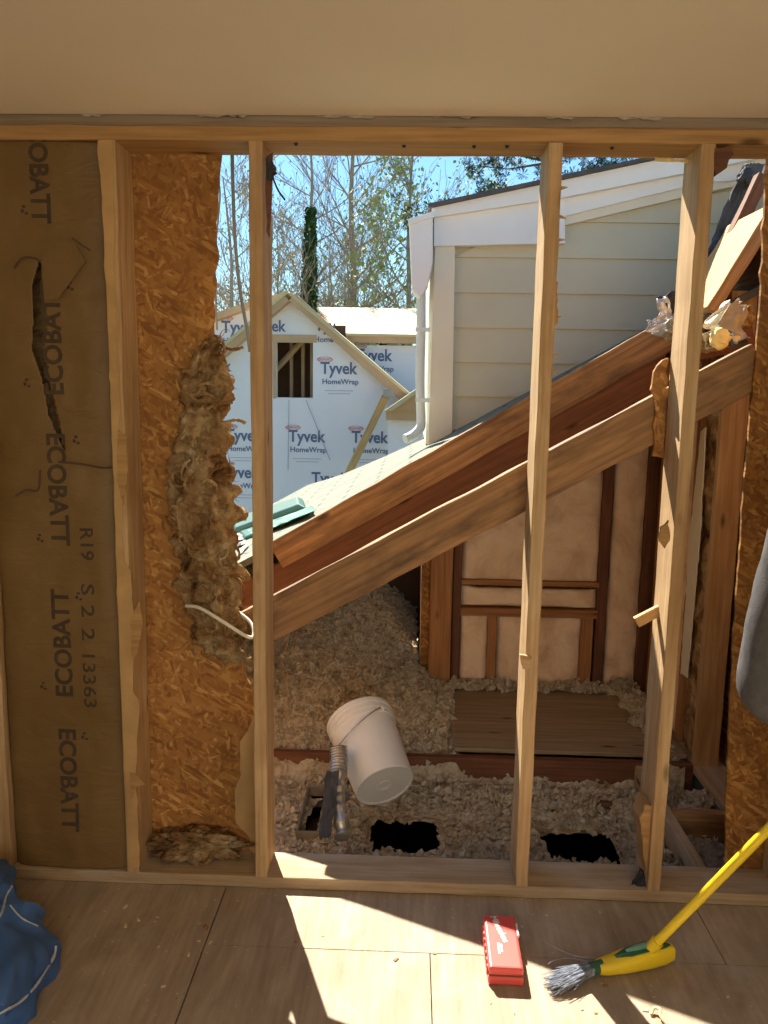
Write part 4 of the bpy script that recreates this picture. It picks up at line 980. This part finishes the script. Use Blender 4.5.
# ================================================================== TREES
def tree(x, y, h, label, seed, leafm='leafpink', r0=.16, nb=26, leaves=900, group=None, ivy=False, lean=0.0, leafsz=.05, spread=.35, low=.25):
    random.seed(seed); root = empty('tree', (x, y, -2.9)); tag(root, label, 'tree', group)
    mb = MB(); tips = []
    def grow(p, d, L, r, lev):
        n = 5; pts = [p]; rs = [r]
        for i in range(n):
            d = (d+Vector((random.uniform(-.16, .16), random.uniform(-.16, .16), random.uniform(-.03, .13)))).normalized(); p = p+d*L/n; pts.append(p); rs.append(r*(1-.8*(i+1)/n))
            if lev >= 1: tips.append(p)
            if lev < 3:
                for _ in range(2 if lev == 1 else 1):
                    if random.random() < .85:
                        q = (d+Vector((random.uniform(-1, 1), random.uniform(-1, 1), random.uniform(-.2, .6)))*.8).normalized()
                        grow(p, q, L*random.uniform(.35, .6), r*.5*(1-.6*i/n), lev+1)
        mb.tube(pts, [max(q, .006) for q in rs], 5 if lev < 2 else 3, False)
    n = 14; pts = [Vector((0, 0, 0))]; rs = [r0]; p = Vector((0, 0, 0))
    for i in range(n):
        p = p+Vector((lean*h/n+random.uniform(-.08, .08), random.uniform(-.08, .08), h/n)); pts.append(p); rs.append(r0*(1-.88*(i+1)/n))
    tk = MB(); tk.tube(pts, rs, 8); tk.build('trunk', M['bark'], root, True)
    for k in range(nb):
        u = low+(1-low)*k/nb; i = min(n-1, int(u*n)); q = pts[i].lerp(pts[i+1], u*n-i); w = random.uniform(0, 2*PI)
        L = h*spread*(1-.65*u)*random.uniform(.6, 1.1)
        grow(q, Vector((math.cos(w), math.sin(w), random.uniform(.3, .9))).normalized(), L, rs[i]*.42, 1)
    mb.build('branches', M['bark'], root)
    lv = MB()
    for k in range(leaves):
        c = random.choice(tips)+Vector([random.gauss(0, .14) for _ in range(3)]); a = Vector([random.uniform(-1, 1) for _ in range(3)]).normalized()*leafsz*random.uniform(.5, 1.2); b2 = a.orthogonal().normalized()*a.length*.7; n0 = len(lv.v)
        lv.v += [tuple(c-a), tuple(c+b2), tuple(c+a), tuple(c-b2)]; lv.f.append((n0, n0+1, n0+2, n0+3))
    if leaves:
        me = bpy.data.meshes.new('leaves'); me.from_pydata(lv.v, [], lv.f); tag(link('leaves', me, M[leafm], root), kind='stuff')
    if ivy:
        lv = MB()
        for k in range(5200):
            u = random.uniform(.2, .80)**1.0; i = min(n-1, int(u*n)); q = pts[i].lerp(pts[i+1], u*n-i); w = random.uniform(0, 2*PI); rr = (rs[i]+.30*(1.05-u))*random.uniform(.3, 1.1); c = q+Vector((math.cos(w)*rr, math.sin(w)*rr, 0))
            a = Vector([random.uniform(-1, 1) for _ in range(3)]).normalized()*.075; b2 = a.orthogonal().normalized()*.06; n0 = len(lv.v)
            lv.v += [tuple(c-a), tuple(c+b2), tuple(c+a), tuple(c-b2)]; lv.f.append((n0, n0+1, n0+2, n0+3))
        me = bpy.data.meshes.new('ivy'); me.from_pydata(lv.v, [], lv.f); tag(link('ivy', me, M['ivy'], root), 'dark ivy wrapped round the trunk', kind='stuff')
def base(px, y): p = at(px, 401, y=y); return p.x
tree(base(309, 22), 22, 12.0, 'tall bare tree with a dark ivy-wrapped trunk behind the gable peak', 3, 'leafpink', .17, 26, 700, ivy=True)
tree(base(347, 24), 24, 14.5, 'tallest bare tree with a straight trunk, above the bare plywood roof', 5, 'leafpink', .20, 34, 900)
tree(base(352, 26), 26, 9.5, 'slim budding tree just right of the tallest bare trunk', 8, 'leaf', .10, 22, 500, lean=.02)
tree(base(366, 27), 27, 9.5, 'budding tree between the tallest bare tree and the downspout', 9, 'leaf', .10, 26, 700)
tree(base(392, 25), 25, 8.0, 'low budding tree beside the gutter box', 12, 'leaf', .10, 24, 700)
tree(base(236, 18), 18, 9.5, 'bare tree seen through the gap beside the left strand board', 14, 'leafpink', .13, 28, 500)
tree(base(266, 25), 25, 10.0, 'bare budding tree right behind the third stud', 17, 'leaf', .11, 26, 800)
tree(base(286, 28), 28, 10.5, 'bare budding tree left of the ivy-wrapped trunk', 19, 'leaf', .11, 26, 900)
tree(base(330, 30), 30, 10.5, 'distant bare tree between the two tall trunks', 21, 'leafpink', .11, 26, 700)
tree(base(411, 21), 21, 11.8, 'tree in fresh leaf rising above the gutter box', 23, 'leaf', .14, 30, 3600, leafsz=.075, lean=-.02)
for i, (px, y, h) in enumerate([(300, 34, 8), (340, 35, 7.5), (322, 36, 7.8), (375, 35, 7.6), (250, 33, 8.2), (400, 34, 7.5)]):
    tree(base(px, y), y, h, ['distant bushy tree low behind the gable peak', 'distant bushy tree low behind the tallest bare trunk', 'distant bushy tree low between the two tall trunks', 'distant bushy tree low above the bare plywood roof', 'distant bushy tree low behind the third stud', 'distant bushy tree low beside the downspout'][i], 40+i, 'leaf' if i % 2 else 'leafpink', .12, 30, 1300, leafsz=.09, low=.15)
def conifer(x, y, h, label, seed, r=1.0, cat='tree'):
    random.seed(seed); root = empty('conifer', (x, y, -2.9)); tag(root, label, cat)
    tk = MB(); tk.tube([(0, 0, 0), (0, 0, h)], [.12, .02], 8); tk.build('trunk', M['bark'], root)
    lv = MB()
    for k in range(2600):
        u = random.random()**.8; w = random.uniform(0, 2*PI); rr = r*(1-u)*random.uniform(.3, 1); c = Vector((math.cos(w)*rr, math.sin(w)*rr, .3+u*(h-.3)-rr*.25)); a = Vector((math.cos(w), math.sin(w), -.3))*.14; b2 = Vector((-math.sin(w), math.cos(w), .2))*.05; n0 = len(lv.v)
        lv.v += [tuple(c-a), tuple(c+b2), tuple(c+a), tuple(c-b2)]; lv.f.append((n0, n0+1, n0+2, n0+3))
    me = bpy.data.meshes.new('needles'); me.from_pydata(lv.v, [], lv.f); tag(link('needles', me, M['conifer'], root), kind='stuff')
conifer(base(382, 22), 22, 6.6, 'small dark conifer above the bare plywood roof', 2)
conifer(base(404, 23), 23, 6.8, 'dark conifer half hidden by the downspout', 3)
conifer(base(319, 27), 27, 6.4, 'dark conifer right of the gable peak', 4)
# pine whose boughs show above the wing roof
random.seed(77); pr = empty('pine_tree', (base(535, 15), 15.0, -2.9)); tag(pr, 'big green pine whose boughs show above the roof of the sided wing', 'tree')
tk = MB(); tk.tube([(0, 0, 0), (.1, 0, 7), (0, .1, 13)], [.25, .18, .06], 10); tk.build('trunk', M['bark'], pr, True)
bm_ = MB(); lv = MB()
for k in range(60):
    z = random.uniform(6.6, 12.5); w = random.uniform(0, 2*PI); L = random.uniform(1.6, 3.4)*(1-(z-6.5)/11); d = Vector((math.cos(w), math.sin(w), .12)); p0 = Vector((.05, 0, z)); p1 = p0+d*L
    bm_.tube([p0, p0.lerp(p1, .5)+Vector((0, 0, -.1)), p1], [.03, .018, .008], 5)
    for q in range(int(L*16)):
        c = p0.lerp(p1, random.uniform(.3, 1.02))+Vector([random.gauss(0, .16) for _ in range(3)])
        for s_ in range(26):
            a = Vector([random.uniform(-1, 1) for _ in range(3)]).normalized()*.12; b2 = a.orthogonal().normalized()*.012; n0 = len(lv.v)
            lv.v += [tuple(c), tuple(c+a+b2), tuple(c+a-b2)]; lv.f.append((n0, n0+1, n0+2))
bm_.build('boughs', M['leather'], pr); me = bpy.data.meshes.new('needles'); me.from_pydata(lv.v, [], lv.f); tag(link('needles', me, M['needle'], pr), kind='stuff')

# ================================================================== ON THE ROOM FLOOR
# red case
c0, c1 = at(487, 986, z=0), at(523, 985, z=0); c3 = at(479, 940, z=0)
root = empty('battery_case', (.283, -.268, 0)); tag(root, 'red plastic tool case with white script lying in the sun on the plywood floor', 'case')
root.rotation_euler = (0, 0, math.radians(-1))
def rbox(name, a, b2, mat, parent, bev=.004, seg=3):
    mb = MB(); mb.box(a, b2); o = mb.build(name, mat, parent); md = o.modifiers.new('b', 'BEVEL'); md.width = bev; md.segments = seg; return o
hx, hy = .047, .110
rbox('lower_shell', (-hx, -hy, .001), (hx, hy, .026), M['red'], root, .006)
rbox('lid', (-hx+.001, -hy+.001, .0275), (hx-.001, hy-.001, .052), M['red'], root, .008)
rbox('seam', (-hx+.003, -hy+.003, .022), (hx-.003, hy-.003, .031), M['redmark'] if False else M['dark'], root, .001, 1)
rbox('latch', (-.02, hy-.001, .012), (.02, hy+.004, .042), M['dark'], root, .002, 1)
rbox('grip', (hx-.004, .02, .044), (hx+.002, .075, .054), M['redmark'], root, .002, 1)
for k in range(7): rbox('hinge_rib', (-hx-.003, -.09+k*.026, .014), (-hx+.002, -.078+k*.026, .040), M['red'], root, .001, 1)
o = text_mesh('white_script', 'Milwaukee', .026, M['redmark'], root, .0006, .0004); o.location = (-.004, .045, .0527); o.rotation_euler = (0, 0, math.radians(-75)); o.data.transform(Matrix.Shear('XZ', 4, (0, 0)))
rbox('white_mark', (-.016, -.055, .0518), (-.010, -.012, .0526), M['redmark'], root, .0003, 1); rbox('white_mark', (-.007, -.048, .0518), (-.003, -.016, .0526), M['redmark'], root, .0003, 1)

# broom
root = empty('broom', (.66, -.22, 0)); tag(root, 'yellow angled broom with grey bristles leaning up from the floor at the right', 'broom')
hA = at(655, 944, z=.075); hB = at(905, 690, y=-.46)
mb = MB(); mb.tube([hA, hB], .0125, 16); o = mb.build('handle', M['yellow'], smooth=True); reparent(o, root)
d_ = (hB-hA).normalized(); mb = MB(); mb.tube([hA-d_*.025, hA+d_*.012], [.016, .017], 16); o = mb.build('collar', M['yellow'], smooth=True); reparent(o, root)
# head: long tapering yellow block, lying on its side, with a green top panel
hl, hr = at(598, 965, z=.03), at(672, 952, z=.03)
X_ = (hr-hl).normalized(); X_.z = 0; X_.normalize(); N_ = Vector((-X_.y, X_.x, 0)); L = (hr-hl).length
def headpt(u, v2, z): return hl+X_*(u*L)+N_*v2+Vector((0, 0, z-.03))
secs = [(0, .018, .008, .038), (.10, .022, .004, .042), (.35, .028, .003, .052), (.65, .028, .003, .062), (.88, .023, .004, .060), (1.0, .016, .010, .052)]
vs = []; fs = []; K = 16
for (u, hw, z0, z1) in secs:
    for k in range(K):
        w = 2*PI*k/K; cxx, szz = math.cos(w), math.sin(w); e = .6
        vs.append(headpt(u, hw*math.copysign(abs(cxx)**e, cxx), (z0+z1)/2+(z1-z0)/2*math.copysign(abs(szz)**e, szz)))
for i in range(len(secs)-1):
    for k in range(K): j = (k+1) % K; fs.append((i*K+k, i*K+j, (i+1)*K+j, (i+1)*K+k))
fs.append(tuple(range(K))); fs.append(tuple((len(secs)-1)*K+k for k in range(K)))
o = pydata('broom_head', vs, fs, M['yellow'], smooth=True); reparent(o, root)
def hpanel(name, us, mat, lift, wmul):
    vs = []; fs = []
    for (u, hw, z1) in us:
        for s_ in (-1, -.33, .33, 1): vs.append(headpt(u, hw*s_*wmul*.82, z1-.006+lift-(.004 if abs(s_) == 1 else 0)))
    for i in range(len(us)-1):
        for k in range(3): fs.append((i*4+k, i*4+k+1, i*4+k+5, i*4+k+4))
    o = pydata(name, vs, fs, mat); md = o.modifiers.new('s', 'SOLIDIFY'); md.thickness = .004; reparent(o, root)
hpanel('green_panel', [(.22, .006, .053), (.4, .022, .060), (.65, .024, .068), (.85, .02, .067), (.97, .008, .056)], M['dgreen'], .004, 1)
hpanel('grey_grip', [(.36, .006, .059), (.5, .013, .064), (.66, .013, .068), (.74, .010, .069)], M['palegreen'], .010, 1)
b0 = headpt(0, 0, .024); mb = MB(); mb.tube([headpt(.06, 0, .024), headpt(-.10, 0, .022)], [.018, .016], 12); o = mb.build('bristle_socket', M['dgreen']); reparent(o, root)
random.seed(5); mb = MB()
for k in range(420):
    s0, s1 = random.uniform(-.016, .016), random.uniform(-1, 1); z0 = random.uniform(.012, .034)
    L_ = random.uniform(.07, .145); p0 = headpt(-.08, s0, z0); tip = headpt(-.08, s0+s1*.022-.015, max(.002, random.uniform(.0, .03)))-X_*L_
    mid = p0.lerp(tip, .5)+Vector((0, 0, random.uniform(-.002, .006))); mb.tube([p0, mid, tip], [.0010, .0009, .0006], 3, False)
for pts in ([(592, 957), (575, 956), (552, 946), (545, 941)], [(590, 962), (570, 958), (555, 960), (548, 964)]):
    mb.tube(smooth_path([at(a, b2, z=.03) for a, b2 in pts], 4), .0009, 4)
o = mb.build('bristles', M['bristle']); reparent(o, root); tag(o, kind='stuff')

# blue tarp bundle at the left
root = empty('tarp', (-1.1, -.4, 0)); tag(root, 'crumpled blue tarp bundled on the floor at the lower left corner', 'tarp')
vs = []; fs = []; nu, nv = 64, 40
ctr = Vector((-1.22, -.46, 0))
for j in range(nv+1):
    v2 = j/nv
    for i in range(nu):
        w = 2*PI*i/nu
        rad = .285*math.cos(v2*PI/2)**.55+.012
        rad *= 1+.16*math.sin(w*3+1.5+v2*3)+.10*noise.noise(Vector((math.cos(w)*2.5, math.sin(w)*2.5, v2*2)))*2
        rad += .05*abs(noise.noise(Vector((math.cos(w)*7, math.sin(w)*7, v2*4))))
        z = .225*v2**.9+.02*noise.noise(Vector((math.cos(w)*5, math.sin(w)*5, v2*6)))*(1 if j else 0)
        vs.append((ctr.x+rad*math.cos(w)*.86, ctr.y+rad*math.sin(w)*1.15, max(.002, z)))
for j in range(nv):
    for i in range(nu): k = (i+1) % nu; fs.append((j*nu+i, j*nu+k, (j+1)*nu+k, (j+1)*nu+i))
fs.append(tuple(nv*nu+i for i in range(nu)))
o = pydata('tarp_cloth', vs, fs, M['blue'], smooth=True); reparent(o, root)
from mathutils.bvhtree import BVHTree
tv = BVHTree.FromPolygons([Vector(q) for q in vs], fs)
def on_tarp(px, py):
    d = (at(px, py, y=0)-CAM).normalized(); h = tv.ray_cast(CAM, d)
    return (h[0]-d*.007) if h[0] else None
for pts, r in [([(19, 868), (17, 876), (12, 886), (6, 897), (2, 912), (-6, 925)], .0045), ([(56, 946), (54, 956), (45, 972), (34, 988), (20, 1002), (6, 1010), (-8, 1018)], .0045), ([(10, 905), (22, 918), (38, 926), (52, 930)], .0028), ([(44, 985), (48, 1000), (50, 1018)], .003)]:
    P = [on_tarp(*q) for q in pts]; P = [q for q in P if q]
    if len(P) > 2:
        P = smooth_path(P, 8); mb = MB(); mb.tube(P, [r*(.6+.7*abs(noise.noise(q*60))) for q in P], 6); o = mb.build('frayed_edge', M['tarpedge']); reparent(o, root)

# curl of wood shaving, chips
mb = MB(); q = at(655, 1016, z=0); mb.tube(smooth_path([q+Vector((-.01, 0, .004)), q+Vector((0, .012, .012)), q+Vector((.012, .004, .016)), q+Vector((.01, -.012, .01)), q+Vector((.02, -.03, .004))], 6), [.004]*25, 6)
tag(mb.build('wood_shaving', M['rawply']), 'curled pale wood shaving on the floor below the broom', 'shaving')
random.seed(31)
for i in range(46):
    px, py = random.uniform(60, 760), random.uniform(905, 1015); q = at(px, py, z=0); s_ = random.uniform(.0015, .0045)
    if .22 < q.x < .36 and -.40 < q.y < -.12: continue
    if q.x > .36 and -.36 < q.y < -.16: continue
    mb = MB(); w = random.uniform(0, PI); dx, dy = Vector((math.cos(w), math.sin(w), 0))*s_*2, Vector((-math.sin(w), math.cos(w), 0))*s_
    mb.v = [tuple(v2) for v2 in (-dx-dy, dx-dy, dx+dy*.6, -dx*.7+dy)]+[tuple(v2+Vector((0, 0, s_*.7))) for v2 in (-dx*.8-dy, dx-dy*.7, dx*.8+dy*.6, -dx*.7+dy*.8)]
    mb.f = [(3,2,1,0),(4,5,6,7),(0,1,5,4),(1,2,6,5),(2,3,7,6),(3,0,4,7)]
    o = mb.build('wood_chip', M['rawply' if i % 3 else 'darkstud']); o.location = (q.x, q.y, 0); tag(o, 'tiny wood chip scattered on the plywood floor', 'chip', 'wood chips on the floor')

# ================================================================== PERSON at the right edge
def skinmesh(name, joints, edges, mat, parent=None, sub=2, rootv=0):
    me = bpy.data.meshes.new(name); me.from_pydata([tuple(j[0]) for j in joints], edges, []); o = link(name, me, mat, parent)
    sm = o.modifiers.new('skin', 'SKIN'); sm.use_smooth_shade = True
    for i, j in enumerate(joints):
        r = j[1]; me.skin_vertices[0].data[i].radius = (r, r) if not isinstance(r, tuple) else r
        me.skin_vertices[0].data[i].use_root = (i == rootv)
    ss = o.modifiers.new('ss', 'SUBSURF'); ss.levels = sub; ss.render_levels = sub
    return o
hand = hA.lerp(hB, .93)
root = empty('person', (1.15, -.70, 0)); tag(root, 'person in a dark fleece at the right edge holding the broom', 'person')
V = Vector
pel, wst, chs, nck = V((1.14, -.76, .90)), V((1.12, -.74, 1.08)), V((1.09, -.69, 1.28)), V((1.06, -.64, 1.43))
hed = V((1.05, -.57, 1.56)); shL = V(at(822, 470, y=-.64)); shR = V((1.26, -.66, 1.34))
eL = V(at(767, 698, y=-.60)); wL = eL.lerp(hand, .9)+V((0, 0, .0))
eR = V((1.38, -.60, 1.10)); hand2 = hA.lerp(hB, 1.12); wR = eR.lerp(hand2, .86)
hipL, hipR = V((1.06, -.77, .76)), V((1.24, -.75, .76)); knL, knR = V((1.10, -.76, .47)), V((1.28, -.68, .47)); anL, anR = V((1.10, -.83, .08)), V((1.31, -.74, .08))
def mid(a, b2, t_=.5): return a.lerp(b2, t_)
bj = [(pel, (.095, .075)), (wst, (.10, .08)), (chs, (.14, .10)), (nck, .055), (mid(nck, hed), .06), (hed, .085), (hed+V((0, .01, .07)), .075),
      (shL, .055), (eL, .040), (wL, .028), (shR, .055), (eR, .040), (wR, .028),
      (hipL, .075), (knL, .055), (anL, .038), (hipR, .075), (knR, .055), (anR, .038), (anL+V((-.03, .13, -.04)), .035), (anR+V((0, .13, -.04)), .035)]
be = [(0, 1), (1, 2), (2, 3), (3, 4), (4, 5), (5, 6), (2, 7), (7, 8), (8, 9), (2, 10), (10, 11), (11, 12), (0, 13), (13, 14), (14, 15), (0, 16), (16, 17), (17, 18), (15, 19), (18, 20)]
# palms and fingers are continued from the wrists
def add_hand(iw, w, h, side):
    d = (h-w).normalized(); ax_ = (hB-hA).normalized(); out = d.cross(ax_).normalized()
    palm = w+d*.045; bj.append((palm, (.030, .016))); ip = len(bj)-1; be.append((iw, ip))
    for k in range(4):
        o_ = ax_*(-.028+.019*k); a = palm+d*.030+o_-out*.018; b2 = h+o_+d*.018-out*.016; c = h+o_+d*.022+out*.014; e = h+o_+d*.002+out*.022; l0 = len(bj)
        for p_, r_ in ((a, .0095), (b2, .0088), (c, .0082), (e, .0072)): bj.append((p_, r_))
        be.extend([(ip, l0), (l0, l0+1), (l0+1, l0+2), (l0+2, l0+3)])
    a = w+d*.02+ax_*.03; b2 = h-d*.022+ax_*.035; c = h+d*.004+ax_*.03+out*.026; l0 = len(bj)
    for p_, r_ in ((a, .012), (b2, .011), (c, .009)): bj.append((p_, r_))
    be.extend([(ip, l0), (l0, l0+1), (l0+1, l0+2)])
add_hand(9, wL, hand, 1); add_hand(12, wR, hand2, -1)
o = skinmesh('body', bj, be, M['skin']); reparent(o, root)
# face
for s_ in (-1, 1):
    lump_o = lump('eye', hed+V((.032*s_-.01, .082, .035)), (.012, .008, .009), M['bucket'], amp=0, fine=0, sub=2); reparent(lump_o, root)
    lump_o = lump('ear', hed+V((.085*s_, .0, .03)), (.010, .020, .030), M['skin'], amp=.1, fine=0, sub=3); reparent(lump_o, root)
lump_o = lump('nose', hed+V((-.01, .100, .01)), (.014, .018, .024), M['skin'], amp=0, fine=0, sub=3); reparent(lump_o, root)
lump_o = lump('mouth', hed+V((-.01, .086, -.032)), (.024, .008, .007), M['leather'], amp=0, fine=0, sub=3); reparent(lump_o, root)
lump_o = lump('hair', hed+V((0, -.018, .075)), (.098, .100, .080), M['hair'], amp=.15, freq=5, fine=.06, sub=4); reparent(lump_o, root)
# fleece and trousers
jj = [(mid(pel, wst, -.95), (.150, .125)), (mid(pel, wst, -.1), (.165, .135)), (wst, (.150, .118)), (chs, (.170, .13)), (mid(chs, nck, .75), (.085, .085)), (shL, .085), (mid(shL, eL, .6), .082), (eL, .083), (mid(eL, wL, .5), .066), (mid(eL, wL, .92), .044), (shR, .085), (eR, .064), (mid(eR, wR, .92), .044)]
je = [(0, 1), (1, 2), (2, 3), (3, 4), (3, 5), (5, 6), (6, 7), (7, 8), (8, 9), (3, 10), (10, 11), (11, 12)]
o = skinmesh('fleece_jacket', jj, je, M['jacket']); reparent(o, root)
tx2 = bpy.data.textures.new('folds', 'CLOUDS'); tx2.noise_scale = .08; dm = o.modifiers.new('d', 'DISPLACE'); dm.texture = tx2; dm.strength = .018; dm.texture_coords = 'GLOBAL'
jj = [(mid(pel, wst, .1), (.125, .105)), (mid(pel, wst, -.45), (.13, .11)), (hipL+V((0, 0, -.10)), .092), (knL, .080), (anL+V((0, 0, .05)), .062), (hipR+V((0, 0, -.10)), .092), (knR, .080), (anR+V((0, 0, .05)), .062)]
o = skinmesh('trousers', jj, [(0, 1), (1, 2), (2, 3), (3, 4), (1, 5), (5, 6), (6, 7)], M['trousers']); reparent(o, root)
for an in (anL, anR):
    o = skinmesh('boot', [(an+V((0, -.01, .06)), .055), (an+V((0, -.01, -.03)), .050), (an+V((-.01, .09, -.038)), .045), (an+V((-.015, .17, -.045)), .036)], [(0, 1), (1, 2), (2, 3)], M['leather']); reparent(o, root)
